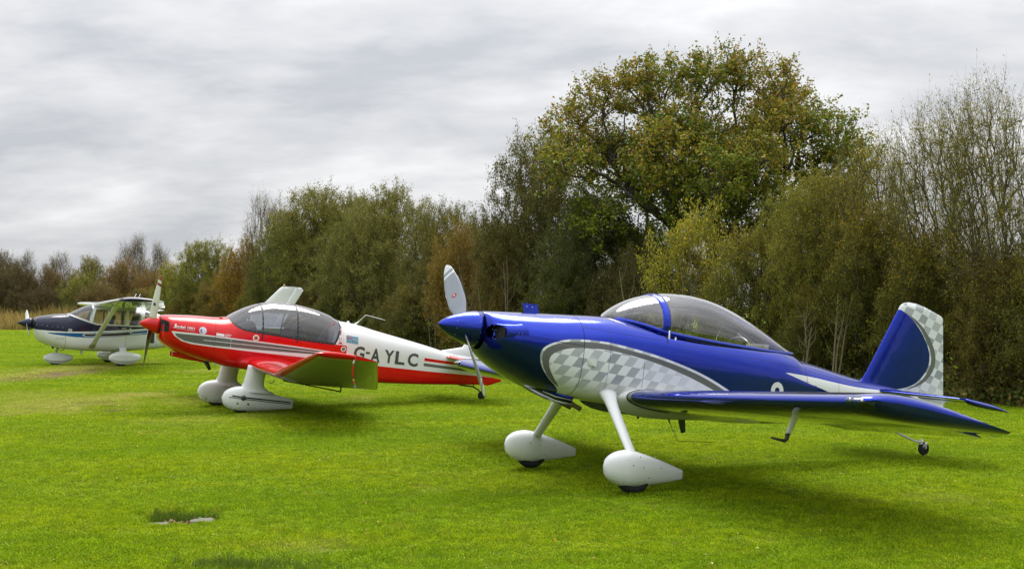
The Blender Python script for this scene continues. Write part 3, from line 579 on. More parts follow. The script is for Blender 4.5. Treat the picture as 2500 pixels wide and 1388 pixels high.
# pale bare stems standing in front of the hedge
def bare_stems(u,v_foot,Z,top,n,lean,label,seed,m,w=.05,r0=.022,bend=.3):
    r=np.random.RandomState(seed); x=(u-1250)/F_PX*Z; H=CAM_H+(748.5-top)/F_PX*Z; root=thing('bare_sapling',label,'sapling',(x,Z,0))
    for i in range(n):
        b=MB(); h=H*r.uniform(.7,1.0); p=np.array([r.normal(0,w),r.normal(0,w),-.05]); d=np.array([lean+r.normal(0,.10),r.normal(0,.05),1.0]); pts=[p]; k=9
        for j in range(k): d=d+np.array([r.normal(0,.16),r.normal(0,.1),0])*bend*2; q=pts[-1]+d/np.linalg.norm(d)*h/k; pts.append(q)
        rr_=np.linspace(r0*r.uniform(.7,1.2),r0*.25,k+1); b.tube(pts,rr_,6)
        for j in (4,5,6,7,8):
            if r.uniform()<.75:
                d2=np.array([r.choice([-1,1])*r.uniform(.4,.9),r.normal(0,.2),1.]); l=h*r.uniform(.12,.3); q0=pts[j]; q1=q0+d2*l*.5; q2=q1+np.array([d2[0]*.3,0,1])*l*.5; b.tube([q0,q1,q2],[rr_[j]*.6,rr_[j]*.4,rr_[j]*.15],5)
        b.obj('stem',m,root)
Mst=simple('pale_stem',(.17,.14,.075),.9,var=.4,nscale=12); Mst2=simple('grey_stem',(.20,.18,.14),.9,var=.35,nscale=12)
bare_stems(1575,0,Zh(1575,-.6),592,4,.02,'clump of cut ochre stems behind the windscreen of the blue aeroplane',1,Mst,.09,.035,.12)
bare_stems(1640,0,Zh(1640,-.5),600,3,.12,'few thin stems leaning over the blue canopy',2,Mst2,.10,.014)
bare_stems(1962,0,Zh(1962,-.9),725,3,-.02,'upright sawn ochre stems left of the blue fin',3,Mst,.06,.035,.06)
bare_stems(2035,0,Zh(2035,-.9),705,4,.02,'forked sawn mossy stems nearest the blue fin',4,Mst,.07,.030,.12)
bare_stems(1245,0,Zh(1245,-.4),560,2,-.05,'pale forked sapling right of the blue propeller blade',5,Mst2,.05,.022,.12)
bare_stems(1165,0,Zh(1165,-.4),600,2,-.28,'thin pale sapling leaning left behind the blue propeller',6,Mst2,.08,.018,.12)
bare_stems(1070,0,Zh(1070,-.4),640,3,-.15,'thin grey saplings left of the blue propeller',7,Mst2,.2,.012,.15)
bare_stems(1215,0,Zh(1215,-.5),600,3,-.3,'thin arching saplings over the blue engine cover',8,Mst2,.2,.013,.15)
# dead brush pile at the hedge foot
def brush(u,v,label):
    x,y=gxy(u,v); r=np.random.RandomState(3); root=thing('dead_branch',label,'branches',(x,y,0)); 
    for i in range(11):
        b=MB(); a=r.uniform(-1.3,1.3); p=np.array([r.normal(0,.15),r.normal(0,.1),.02]); d=np.array([math.sin(a),r.normal(0,.2),abs(math.cos(a))*.8+.1]); pts=[p]
        for j in range(6): d=d+r.normal(0,.28,3)*[1,.4,1]; pts.append(pts[-1]+d/np.linalg.norm(d)*r.uniform(.07,.12)); pts[-1][2]=max(pts[-1][2],.03)
        b.tube(pts,np.linspace(.009,.003,7),5); b.obj('twig',Mst,root)
brush(2420,975,'heap of pale dead branches at the hedge foot near the right edge')
def undergrowth():
    "leaf litter, bramble and nettles filling the foot of the hedge"
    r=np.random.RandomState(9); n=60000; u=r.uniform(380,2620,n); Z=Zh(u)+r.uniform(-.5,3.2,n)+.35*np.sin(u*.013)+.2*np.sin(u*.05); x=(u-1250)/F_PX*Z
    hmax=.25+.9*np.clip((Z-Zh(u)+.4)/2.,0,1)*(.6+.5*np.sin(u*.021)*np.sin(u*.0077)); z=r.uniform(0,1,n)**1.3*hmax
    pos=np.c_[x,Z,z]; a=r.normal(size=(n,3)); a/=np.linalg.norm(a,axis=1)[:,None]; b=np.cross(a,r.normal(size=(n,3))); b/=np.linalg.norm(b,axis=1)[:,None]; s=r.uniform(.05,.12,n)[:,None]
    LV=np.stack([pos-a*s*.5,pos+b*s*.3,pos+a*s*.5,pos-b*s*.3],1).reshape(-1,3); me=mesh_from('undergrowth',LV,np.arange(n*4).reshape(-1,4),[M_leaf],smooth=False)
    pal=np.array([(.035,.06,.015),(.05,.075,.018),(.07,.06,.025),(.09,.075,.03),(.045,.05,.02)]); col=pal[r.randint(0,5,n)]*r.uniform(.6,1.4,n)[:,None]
    c4=np.ones((n,4,4),np.float32); c4[:,:,:3]=col[:,None]; at=me.color_attributes.new('Col','FLOAT_COLOR','POINT'); at.data.foreach_set('color',c4.ravel())
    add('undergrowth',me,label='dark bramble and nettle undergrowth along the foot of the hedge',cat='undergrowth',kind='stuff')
undergrowth()
def straw():
    "tall dead grass between the mown field and the far bushes"
    r=np.random.RandomState(4); n=26000; x=r.uniform(-52,-18,n); y=88+r.uniform(0,9,n)+1.0*np.sin(x*.5); h=r.uniform(.25,.8,n)*(1+.10*(y-88)+.3*np.sin(x*.9+y)); t=r.uniform(0,6.28,n); w=.05
    w=r.uniform(.02,.05,n); lx=r.normal(0,.35,n)*h; V=np.stack([np.c_[x-w*np.cos(t),y-w*np.sin(t),0*x],np.c_[x+w*np.cos(t),y+w*np.sin(t),0*x],np.c_[x+lx,y+r.normal(0,.1,n),h*1.25]],1).reshape(-1,3)
    me=mesh_from('straw',V,np.arange(n*3).reshape(-1,3),[M_leaf],smooth=False); pal=np.array([(.19,.15,.07),(.15,.13,.06),(.14,.11,.055),(.09,.10,.035),(.22,.18,.09)]); col=pal[r.randint(0,5,n)]*r.uniform(.6,1.2,n)[:,None]
    c4=np.ones((n,3,4),np.float32); c4[:,:,:3]=col[:,None]; at=me.color_attributes.new('Col','FLOAT_COLOR','POINT'); at.data.foreach_set('color',c4.ravel())
    add('tall_dry_grass',me,label='straw coloured tall dry grass at the far left edge of the field',cat='grass',kind='stuff')
straw()

def opposite_hedge():
    "the hedge on the other side of the field, behind the camera; the polished paint and perspex mirror it"
    r=np.random.RandomState(31); n=46000; x=r.uniform(-75,75,n); hm=6.5+1.6*np.sin(x*.21)+1.1*np.sin(x*.53+1)+.6*np.sin(x*1.7); z=r.uniform(0,1,n)**.8*hm; y=-24+r.normal(0,1.5,n)-.04*z
    pos=np.c_[x,y,z]; a=r.normal(size=(n,3)); a/=np.linalg.norm(a,axis=1)[:,None]; b=np.cross(a,r.normal(size=(n,3))); b/=np.linalg.norm(b,axis=1)[:,None]; s_=r.uniform(.2,.42,n)[:,None]
    LV=np.stack([pos-a*s_*.5,pos+b*s_*.35,pos+a*s_*.5,pos-b*s_*.35],1).reshape(-1,3); me=mesh_from('opposite_hedge',LV,np.arange(n*4).reshape(-1,4),[M_leaf],smooth=False)
    pal=np.array([(.045,.055,.018),(.06,.065,.02),(.05,.045,.02),(.07,.06,.025)]); col=pal[r.randint(0,4,n)]*r.uniform(.6,1.3,n)[:,None]
    c4=np.ones((n,4,4),np.float32); c4[:,:,:3]=col[:,None]; at=me.color_attributes.new('Col','FLOAT_COLOR','POINT'); at.data.foreach_set('color',c4.ravel())
    add('opposite_hedge',me,label='dark hedge on the far side of the field mirrored in the polished paint',cat='hedge',kind='stuff')
opposite_hedge()
# ---------------- aeroplanes ----------------
def pose(X,Y,Z,yaw,pit,rol):
    "matrix of the body frame: x aft from the spinner tip, y to starboard, z up"
    def tf(x,y,z):
        y,z=y*math.cos(rol)+z*math.sin(rol),-y*math.sin(rol)+z*math.cos(rol)
        xx=x*math.cos(pit)+z*math.sin(pit); zz=-x*math.sin(pit)+z*math.cos(pit)
        return Vector((X+xx*math.cos(yaw)+y*math.sin(yaw),Y+xx*math.sin(yaw)-y*math.cos(yaw),Z+zz))
    o=tf(0,0,0); a=tf(1,0,0)-o; s=-(tf(0,1,0)-o); u=tf(0,0,1)-o
    M=Matrix.Identity(4)
    for i,v in enumerate((a,s,u,o)):
        for j in range(3): M[j][i]=v[j]
    return M
CONTACT=[]
class Plane:
    def __init__(s,name,label,M,base_x):
        s.M=M; b=M@Vector((base_x,0,0)); yaw=math.atan2(M[1][0],M[0][0]); s.root=thing(name,label,'aeroplane',(b.x,b.y,0),yaw)
        s.T=(Matrix.Translation((b.x,b.y,0))@Matrix.Rotation(yaw,4,'Z')).inverted()@M
    def part(s,name,me,parent=None,label=None):
        o=bpy.data.objects.new(name,me); COL.objects.link(o)
        if parent is None: o.parent=s.root; o.matrix_parent_inverse=Matrix.Identity(4); o.matrix_local=s.T
        else: o.parent=parent; o.matrix_parent_inverse=Matrix.Identity(4)
        if label: o['label']=label
        if name in ('screw','door_catch','aileron_hinge','badge_print','outlet_highlight','harness','door_gap'): o['kind']='stuff'
        return o
    def ground(s,x,y,r):
        w0=s.M@Vector((x,y,-1.2)); CONTACT.append((w0.x,w0.y,r))  # body coords of the point r above the ground at body station x,y
        w=s.M@Vector((x,y,-1.2)); Mi=s.M.inverted(); w.z=r; return np.array(Mi@w)
def ring_even(H,x,t0,t1,n):
    "points of one hull station spaced evenly along the skin"
    t=np.linspace(t0,t1,700); y,z=H.pt(np.full(700,x),t); L_=np.r_[0,np.cumsum(np.hypot(np.diff(y),np.diff(z)))]; q=np.linspace(0,L_[-1],n)
    return np.c_[np.full(n,x),np.interp(q,L_,y),np.interp(q,L_,z)]
def hull_mesh(name,H,x0,x1,nx,nth,mats,cut=None,cap0=False,cap1=False,attrs=None,inner=None):
    xs=np.linspace(x0,x1,nx); th=np.linspace(-math.pi/2,1.5*math.pi,nth,endpoint=False)
    # denser rings near the nose
    if x0<.6: xs=x0+(x1-x0)*np.linspace(0,1,nx)**1.35
    P=np.concatenate([ring_even(H,x,-math.pi/2,1.5*math.pi,nth+1)[:-1] for x in xs])
    i=np.arange(nx-1)[:,None]*nth+np.arange(nth)[None]; j=np.arange(nx-1)[:,None]*nth+(np.arange(nth)[None]+1)%nth
    Fq=np.stack([i,i+nth,j+nth,j],-1).reshape(-1,4)
    if cut is not None:
        c=P[Fq].mean(1); Fq=Fq[~cut(c)]
    F=[tuple(f) for f in Fq]
    if cap0: F.append(tuple(range(nth)))
    if cap1: F.append(tuple((nx-1)*nth+k for k in range(nth))[::-1])
    me=mesh_from(name,P,F,mats)
    if attrs:
        Q=np.c_[P[:,0],P[:,2]]
        for k,fn in attrs.items(): attr(me,k,fn(Q,P))
    return me
def decal_poly(H,pts,mat,side=-1,off=.0025,name='marking'):
    "flat marking laid on the hull side: polygon or grid in (x,z)"
    pass
def strip(mb,H,a,b,w,side=-1,off=.003,n=None):
    "ribbon following the hull from (x,z) a to b"
    a=np.array(a,float);b=np.array(b,float); L_=np.linalg.norm(b-a); n=n or max(2,int(L_/.03)+1); t=np.linspace(0,1,n)[:,None]; c=a+(b-a)*t; d=(b-a)/L_; nn=np.array([-d[1],d[0]])
    p=c+nn*w/2;q=c-nn*w/2
    mk=lambda u:np.c_[u[:,0],side*(H.y_at(u[:,0],u[:,1])+off),u[:,1]]
    mb.grid(np.stack([mk(p),mk(q)],1))
def ring_strip(mb,H,x,w=.005,th0=0,th1=2*math.pi,off=1.0015,n=240):
    th=np.linspace(th0,th1,n); A=[]
    for xx in (x-w/2,x+w/2):
        y,z=H.pt(np.full(n,xx),th); zt,zb,_,_,_,_=H.at(xx); zc=(zt+zb)/2; A.append(np.c_[np.full(n,xx),y*off,zc+(z-zc)*off])
    mb.grid(np.stack(A,1))
def blob(mb,H,x,z,r,side=-1,n=24,off=.003,rx=None):
    th=np.linspace(0,2*math.pi,n,endpoint=False); u=np.c_[x+(rx or r)*np.cos(th),z+r*np.sin(th)]; P=np.c_[u[:,0],side*(H.y_at(u[:,0],u[:,1])+off),u[:,1]]
    c=[x,side*(float(H.y_at(np.array([x]),np.array([z]))[0])+off),z]; V=np.vstack([P,c]); mb.put(V,[(i,(i+1)%n,n) for i in range(n)])
def quad(mb,H,x0,z0,x1,z1,side=-1,off=.003,shear=0.,nx=6,nz=4):
    "rectangular print; shear tilts it with the lettering line"
    u,v=np.meshgrid(np.linspace(0,1,nx),np.linspace(0,1,nz),indexing='ij'); x=x0+(x1-x0)*u; z=z0+(z1-z0)*v+shear*(x-x0)
    P=np.stack([x,side*(H.y_at(x.ravel(),z.ravel()).reshape(x.shape)+off),z],-1); mb.grid(P)
def rivet(mb,p,r=.004,n=6):
    p=np.array(p,float); mb.lathe([(-r*.3,r),(r*.3,r*.7),(r*.5,.0001)],'y',n,p) if False else mb.put(*ico(p,r))
def ico(c,r):
    V=np.array([(1,0,0),(-1,0,0),(0,1,0),(0,-1,0),(0,0,1),(0,0,-1)],float)*r+np.asarray(c); return V,[(0,2,4),(2,1,4),(1,3,4),(3,0,4),(2,0,5),(1,2,5),(3,1,5),(0,3,5)]
def foil(t,f0=0.,f1=1.,n=22,camber=.018):
    # returns loop of (fraction, height) upper from rear to front, lower from front to rear, and signed fraction
    b=np.linspace(0,1,n); x=f0+(f1-f0)*(b**1.8 if f0==0 else b)
    yt=5*t*(.2969*np.sqrt(x)-.126*x-.3516*x**2+.2843*x**3-.1036*x**4); yc=camber*4*x*(1-x)
    up=np.c_[x,yc+yt][::-1]; lo=np.c_[x,yc-yt]
    if f0==0: lo=lo[1:]
    return np.vstack([up,lo]), np.r_[x[::-1],-lo[:,0]]
def wing_mesh(name,st,mats,f0=0.,f1=1.,side=1,n=22,attrs=True,drop=0.,round_tip=0,cap=True,gap=0):
    "st rows: span y, x of leading edge, z, chord, incidence (rad), thickness"
    st=[list(r) for r in st]; rings=[];cfs=[];sp=[]
    for (y,xl,z,c,inc,t) in st:
        L_,cf=foil(t,f0+gap,f1,n); X=L_[:,0]*c; Zl=L_[:,1]*c
        if drop: 
            h=f0*c; X2=h+(X-h)*math.cos(drop)+Zl*math.sin(drop); Zl=Zl*math.cos(drop)-(X-h)*math.sin(drop); X=X2
        xx=xl+X*math.cos(inc)+Zl*math.sin(inc); zz=z-X*math.sin(inc)+Zl*math.cos(inc)
        rings.append(np.c_[xx,np.full(len(xx),side*y),zz]); cfs.append(cf); sp.append(np.full(len(xx),y))
    b=MB(); b.grid(np.array(rings),closed_v=True,cap0=cap,cap1=cap); me=mesh_from(name,b.V[0],b.F,mats)
    if attrs: attr(me,'cf',np.concatenate(cfs)); attr(me,'sp',np.concatenate(sp))
    import bmesh
    bm=bmesh.new(); bm.from_mesh(me); bmesh.ops.recalc_face_normals(bm,faces=bm.faces); bm.to_mesh(me); bm.free(); me.set_sharp_from_angle(angle=math.radians(35)); return me
def lerp_st(st,y):
    st=sorted(st); 
    for a,b in zip(st[:-1],st[1:]):
        if a[0]<=y<=b[0]: t=(y-a[0])/(b[0]-a[0]); return tuple(p+(q-p)*t for p,q in zip(a,b))
    return tuple(st[-1])
def blade_mesh(name,R,r0,phi,chords,xc,mats,dirx=0,pitch0=52,pitch1=17,thick=.1,sweep=0.):
    "propeller blade; phi = angle of the blade from up towards starboard, turning clockwise seen from the cockpit"
    d=np.array([0,math.sin(phi),math.cos(phi)]); t=np.array([0,math.cos(phi),-math.sin(phi)]); fx=np.array([-1,0,0]); rings=[];side=[];rad=[]
    for i in range(26):
        q=i/25; r=r0+(R-r0)*q; c=float(pchip([0,.12,.3,.55,.8,.93,1],chords,q)); be=math.radians(pitch0+(pitch1-pitch0)*q**.6); th=thick*(1-.65*q)+(.5*max(0,.15-q))
        ch=t*math.cos(be)+fx*math.sin(be); nr=fx*math.cos(be)-t*math.sin(be)
        a=np.linspace(0,2*math.pi,18,endpoint=False); u=np.cos(a)*.5; v=np.sin(a)*.5*th*2*(1 if 1 else 0); v=np.where(v>0,v*1.0,v*.35)
        ctr=np.array([xc,0,0])+d*r+ch*(sweep*q*q*R)
        rings.append(ctr+c*(np.outer(u,ch)+np.outer(v,nr))); side.append(np.sin(a)); rad.append(np.full(18,r))
    b=MB(); b.grid(np.array(rings),closed_v=True,cap0=True,cap1=True); me=mesh_from(name,b.V[0],b.F,mats); attr(me,'front',np.concatenate(side)); attr(me,'rad',np.concatenate(rad))
    import bmesh
    bm=bmesh.new(); bm.from_mesh(me); bmesh.ops.recalc_face_normals(bm,faces=bm.faces); bm.to_mesh(me); bm.free(); return me
def teardrop(c,L_,w,h,up=.0,n=28,m=26,fine=1.6,tip=.12,flat=0,front=.42,zt_tail=0.,power=2.0,tail_h=.16,tail_w=.05):
    "wheel fairing: c = centre of its front part; body x aft"
    s=np.linspace(0,1,n); rings=[]
    for q in s:
        # widest at 'front'
        if q<front: k=math.sqrt(max(0,1-((front-q)/front)**2)); kw=kh=k
        else:
            u=(q-front)/(1-front); kw=tail_w+(1-tail_w)*(1-u**fine)*(1-.12*u); kh=tail_h+(1-tail_h)*(1-u**fine)**1.0
        th=np.linspace(0,2*math.pi,m,endpoint=False); cy=np.sign(np.cos(th))*np.abs(np.cos(th))**(2/2.3); sz=np.sign(np.sin(th))*np.abs(np.sin(th))**(2/2.3)
        zc=0 if q<front else zt_tail*((q-front)/(1-front))**1.2
        rings.append(np.c_[np.full(m,c[0]-L_*front+L_*q),c[1]+cy*w/2*max(kw,.01),c[2]+zc+sz*h/2*max(kh,.01)])
    return np.array(rings)
def tapered_leg(mb,p0,p1,c0,c1,t0,t1,n=10,m=16,fair=0.,bow=(0,0,0)):
    "streamlined leg: chord along x"
    p0=np.array(p0,float);p1=np.array(p1,float); rings=[]
    for i in range(n):
        q=i/(n-1); c=c0+(c1-c0)*q+fair*math.exp(-q*14)+fair*.45*math.exp(-(1-q)*20); t=t0+(t1-t0)*q+fair*.7*math.exp(-q*14)+fair*.3*math.exp(-(1-q)*20); ctr=p0+(p1-p0)*q+np.array(bow)*math.sin(math.pi*q)
        a=np.linspace(0,2*math.pi,m,endpoint=False); d=(p1-p0)/np.linalg.norm(p1-p0); fx=np.array([1.,0,0]); fx=fx-d*(d@fx); fx/=np.linalg.norm(fx); sd=np.cross(d,fx)
        u=np.cos(a)*.5; u=np.where(u>0,u*1.15,u*.85); rings.append(ctr+np.outer(u*c,fx)+np.outer(np.sin(a)*.5*t,sd))
    mb.grid(np.array(rings),closed_v=True,cap0=True,cap1=True)
def wheel_meshes(c,r,w):
    b=MB(); prof=[]; 
    for a in np.linspace(-math.pi*.62,math.pi*.62,13): prof.append((math.sin(a)*w/2,r-w*.42+math.cos(a)*w*.42))
    th=np.linspace(0,2*math.pi,32,endpoint=False); R=[np.c_[c[0]+rr*np.cos(th),np.full(32,c[1]+a_),c[2]+rr*np.sin(th)] for a_,rr in prof]; b.grid(np.array(R),closed_v=True)
    h=MB(); R=[np.c_[c[0]+rr*np.cos(th),np.full(32,c[1]+a_),c[2]+rr*np.sin(th)] for a_,rr in ((-w*.40,.001),(-w*.36,r*.30),(-w*.25,r*.36),(-w*.3,r*.66),(w*.3,r*.66),(w*.25,r*.36),(w*.36,r*.3),(w*.4,.001))]; h.grid(np.array(R),closed_v=True)
    return b,h
def text_mesh(txt,size,mat,font_scale=(1,1),bold=0.,spacing=1.):
    cu=bpy.data.curves.new('text','FONT'); cu.body=txt; cu.size=1; cu.offset=bold; cu.resolution_u=3; cu.space_character=spacing
    o=bpy.data.objects.new('text',cu); COL.objects.link(o); dg=bpy.context.evaluated_depsgraph_get(); me=bpy.data.meshes.new_from_object(o.evaluated_get(dg)); bpy.data.objects.remove(o); bpy.data.curves.remove(cu)
    V=np.array([v.co[:] for v in me.vertices]); F=[tuple(p.vertices) for p in me.polygons]; bpy.data.meshes.remove(me); return V,F
def text_on(pl,H,txt,x0,z0,x1,z1,mat,shear=0.,slant=0.,bold=0.,name='lettering',parent=None,side=-1,off=.0035,label=None):
    "lettering fitted into the box x0..x1, z0..z1 (z0 = foot) and wrapped on the hull side"
    V,F=text_mesh(txt,1,mat,bold=bold)
    import bmesh
    bm=bmesh.new(); vs=[bm.verts.new(v) for v in V]
    for f in F:
        try: bm.faces.new([vs[i] for i in f])
        except ValueError: pass
    bmesh.ops.triangulate(bm,faces=bm.faces[:])
    for _ in range(4):
        es=[e for e in bm.edges if e.calc_length()>.14]
        if es: bmesh.ops.subdivide_edges(bm,edges=es,cuts=1); bmesh.ops.triangulate(bm,faces=bm.faces[:])
    bm.verts.index_update(); V=np.array([v.co[:] for v in bm.verts]); F=[tuple(v.index for v in f.verts) for f in bm.faces]; bm.free(); V=V[:,:2]; mn=V.min(0);mx=V.max(0); u=(V-mn)/(mx-mn); 
    x=x0+(x1-x0)*u[:,0]; z=z0+(z1-z0)*u[:,1]+shear*(x-x0); x=x+slant*(z1-z0)*u[:,1]
    if side>0: pass
    P=np.c_[x,side*(H.y_at(x,z)+off),z]; me=mesh_from(name,P,F,[mat],smooth=False); return pl.part(name,me,parent,label)
# ============ the blue aeroplane ============
RV=Plane('blue_aeroplane','blue two seat low wing aeroplane with chequered white flash and bubble canopy, nearest the camera',pose(-.6857,11.3988,1.5379,.4619,.1399,-.0024),1.7)
RV_OUT=[(1.30,-.60),(1.235,-.53),(1.181,-.462),(1.028,-.371),(.931,-.282),(.891,-.205),(.883,-.137),(.923,-.079),(1.028,-.027),(1.141,.008),(1.261,.026),(1.41,.035),(1.56,.038),(1.665,.033),(1.987,.002),(2.277,-.042),(2.616,-.115),(2.85,-.185),(3.08,-.275),(3.3,-.36),(3.6,-.46),(3.9,-.52)]
RV_GO=[(1.189,-.455),(1.052,-.386),(.963,-.301),(.915,-.221),(.903,-.149),(.945,-.091),(1.044,-.042),(1.141,-.013),(1.318,.010),(1.45,.017),(1.56,.019),(1.697,.006),(2.003,-.026),(2.277,-.068),(2.616,-.139),(2.84,-.21),(3.06,-.295),(3.28,-.38),(3.58,-.48),(3.8,-.53)]
RV_GI=[(3.6,-.55),(3.35,-.47),(3.1,-.375),(2.87,-.285),(2.60,-.20),(2.30,-.128),(2.15,-.098),(1.939,-.064),(1.64,-.036),(1.5,-.036),(1.326,-.049),(1.173,-.068),(1.068,-.106),(.995,-.152),(.979,-.208),(1.003,-.275),(1.07,-.355),(1.189,-.455)]
RV_TT=[(3.752,.005),(3.95,.004),(4.236,-.001),(4.567,-.021),(4.913,-.035),(5.2,-.03),(5.508,-.02)]
RV_TB=[(3.752,.005),(4.147,-.074),(4.276,-.095),(4.6,-.16),(5.2,-.30),(5.6,-.38)]
p_out=np.vstack([smooth_poly(RV_OUT,2),[(3.9,-.8),(1.25,-.8)]]); p_grey=np.vstack([smooth_poly(RV_GO,2),smooth_poly(RV_GI,2)]); p_tail=np.vstack([smooth_poly(RV_TT,2),[(7,-.01),(7,-.9),(5.6,-.9)],smooth_poly(RV_TB,1)[::-1]])
p_tline=[(3.98,-.035),(4.30,-.098),(4.5,-.145),(4.33,-.098),(4.15,-.06)]
RINGC=(3.688,-.195)
rvpaint=NB('blue_livery')
def rv_paint(b,fin=False):
    tc=b.objco(); sp=b.n('ShaderNodeSeparateXYZ'); b.L.new(tc,sp.inputs[0]); x,z=sp.outputs[0],sp.outputs[2]
    # slanting squares: edge vectors (.104,-.006) and (-.115,-.167)/... in body coordinates
    if not fin: a=(.098,-.004); c=(-.062,-.094); o=(1.278,-.141)
    else: a=(.115,-.028); c=(-.046,-.092); o=(5.911,.909)
    det=a[0]*c[1]-a[1]*c[0]; ia=(c[1]/det,-c[0]/det,-a[1]/det,a[0]/det)
    dx=b.math('SUBTRACT',x,o[0]); dz=b.math('SUBTRACT',z,o[1])
    u=b.math('ADD',b.math('MULTIPLY',dx,ia[0]),b.math('MULTIPLY',dz,ia[1])); v=b.math('ADD',b.math('MULTIPLY',dx,ia[2]),b.math('MULTIPLY',dz,ia[3]))
    cb=b.n('ShaderNodeCombineXYZ'); b.L.new(b.math('ADD',u,100.0),cb.inputs[0]); b.L.new(b.math('ADD',v,100.0),cb.inputs[1]); cb.inputs[2].default_value=.5
    ck=b.n('ShaderNodeTexChecker'); ck.inputs['Scale'].default_value=1; b.L.new(cb.outputs[0],ck.inputs['Vector'])
    if not fin:
        f=b.n('ShaderNodeMapRange'); b.L.new(x,f.inputs[0]); f.inputs[1].default_value=1.75; f.inputs[2].default_value=2.75; f.inputs[3].default_value=1; f.inputs[4].default_value=0
        f2=b.n('ShaderNodeMapRange'); b.L.new(z,f2.inputs[0]); f2.inputs[1].default_value=-.50; f2.inputs[2].default_value=-.30; amt=b.math('MULTIPLY',f.outputs[0],f2.outputs[0])
    else:
        f=b.n('ShaderNodeMapRange'); b.L.new(z,f.inputs[0]); f.inputs[1].default_value=-.12; f.inputs[2].default_value=.25; amt=f.outputs[0]
    wn=b.n('ShaderNodeTexWhiteNoise'); fl=b.n('ShaderNodeVectorMath',operation='FLOOR'); b.L.new(cb.outputs[0],fl.inputs[0]); b.L.new(fl.outputs[0],wn.inputs['Vector'])
    amt=b.math('MULTIPLY',amt,b.math('ADD',b.math('MULTIPLY',wn.outputs['Value'],.5),.55))
    wh=b.mix(b.math('MULTIPLY',b.math('SUBTRACT',1.0,ck.outputs['Fac']),amt),WHITE,(.30,.33,.35))
    col=b.mix(b.step('white'),BLUE,wh); col=b.mix(b.step('grey'),col,GREYP)
    if not fin:
        col=b.mix(b.step('ring'),col,WHITE); col=b.mix(b.step('dot'),col,BLUE)
    met=b.math('MULTIPLY',b.math('SUBTRACT',1.0,b.step('white') if fin else b.math('MAXIMUM',b.step('white'),b.math('SUBTRACT',b.step('ring'),b.step('dot')))),.90)
    b.set(Metallic=met)
    return paint_finish2(b,col)
def paint_finish2(b,col,rough=.2,dirt=.06):
    v=b.objco(); d=b.n('ShaderNodeMapRange'); b.L.new(b.noise(3.5,6,.65,v),d.inputs[0]); d.inputs[1].default_value=.45; d.inputs[2].default_value=.9; d.inputs[4].default_value=dirt
    b.set(Base_Color=b.mix(d.outputs[0],col,(.16,.15,.12)),Roughness=rough,Coat_Weight=1.0,Coat_Roughness=.025,Coat_IOR=1.36,Specular_IOR_Level=.1)
    nn=b.n('ShaderNodeBump'); nn.inputs['Strength'].default_value=.07; nn.inputs['Distance'].default_value=.02
    b.L.new(b.noise(5.5,2,.5,v),nn.inputs['Height']); b.L.new(nn.outputs[0],b.b.inputs['Normal']); b.L.new(nn.outputs[0],b.b.inputs['Coat Normal']); return b.m
M_lap=simple('skin_lap_seam',(.012,.02,.12),.5); M_rv=rv_paint(rvpaint); M_rvfin=rv_paint(NB('blue_fin_livery'),True)
body_attrs=dict(white=lambda Q,P:np.maximum(sdf(Q,p_out),sdf(Q,p_tail)),
    grey=lambda Q,P:np.maximum(sdf(Q,p_grey),sdf(Q,p_tline)),
    ring=lambda Q,P:.088-np.hypot(Q[:,0]-RINGC[0],Q[:,1]-RINGC[1]), dot=lambda Q,P:.034-np.hypot(Q[:,0]-RINGC[0],Q[:,1]-RINGC[1]))
SEAM=1.325
cowl=RV.part('engine_cowling',hull_mesh('engine_cowling',RV_HULL,.416,SEAM-.004,90,128,[M_rv],attrs=body_attrs,cut=lambda c:(c[:,0]<.60)&(((np.abs(c[:,1])-.265)/.088)**2+((c[:,2]+.012)/.068)**2<1)))
cut=lambda c:(c[:,0]>2.02)&(c[:,0]<3.86)&(c[:,2]>.10)&(np.abs(c[:,1])<np.interp(c[:,0],[2.02,2.3,3.2,3.86],[.30,.36,.33,.20]))
fus=RV.part('fuselage',hull_mesh('fuselage',RV_HULL,SEAM,6.05,230,128,[M_rv],cut=cut,attrs=body_attrs,cap1=True))
# spinner with a pointed nose, back plate
b=MB(); sp_=[(0,.004),(.012,.020),(.04,.045),(.09,.078),(.15,.107),(.22,.134),(.29,.153),(.35,.165),(.407,.172)]; b.lathe(sp_,'x',40); spinner=b.mesh('spinner',M_blue); sp=RV.part('spinner',spinner)
b=MB(); b.lathe([(.408,.160),(.418,.160)],'x',40); RV.part('spinner_gap',b.mesh('spinner_gap',M_seam))
b=MB()
for xx,rr in ((.15,.108),(.365,.165),):
    for k in range(10):
        a=k*math.pi/5+.2; b.put(*ico((xx,rr*math.cos(a),rr*math.sin(a)),.0045))
RV.part('screw',b.mesh('screw',M_rivet,recalc=False),sp)
bladep=NB('grey_blade_paint'); rd=bladep.attr('rad'); s1=bladep.math('MULTIPLY',bladep.gt(rd,.715),bladep.math('SUBTRACT',1.0,bladep.gt(rd,.745))); s2=bladep.math('MULTIPLY',bladep.gt(rd,.785),bladep.math('SUBTRACT',1.0,bladep.gt(rd,.90)))
c_=bladep.mix(bladep.math('MAXIMUM',s1,s2),(.23,.255,.30),(.62,.64,.67)); c_=bladep.mix(bladep.gt(bladep.attr('front'),-.15,.05),(.10,.10,.11),c_); M_bladep=paint_finish2(bladep,c_,.35)
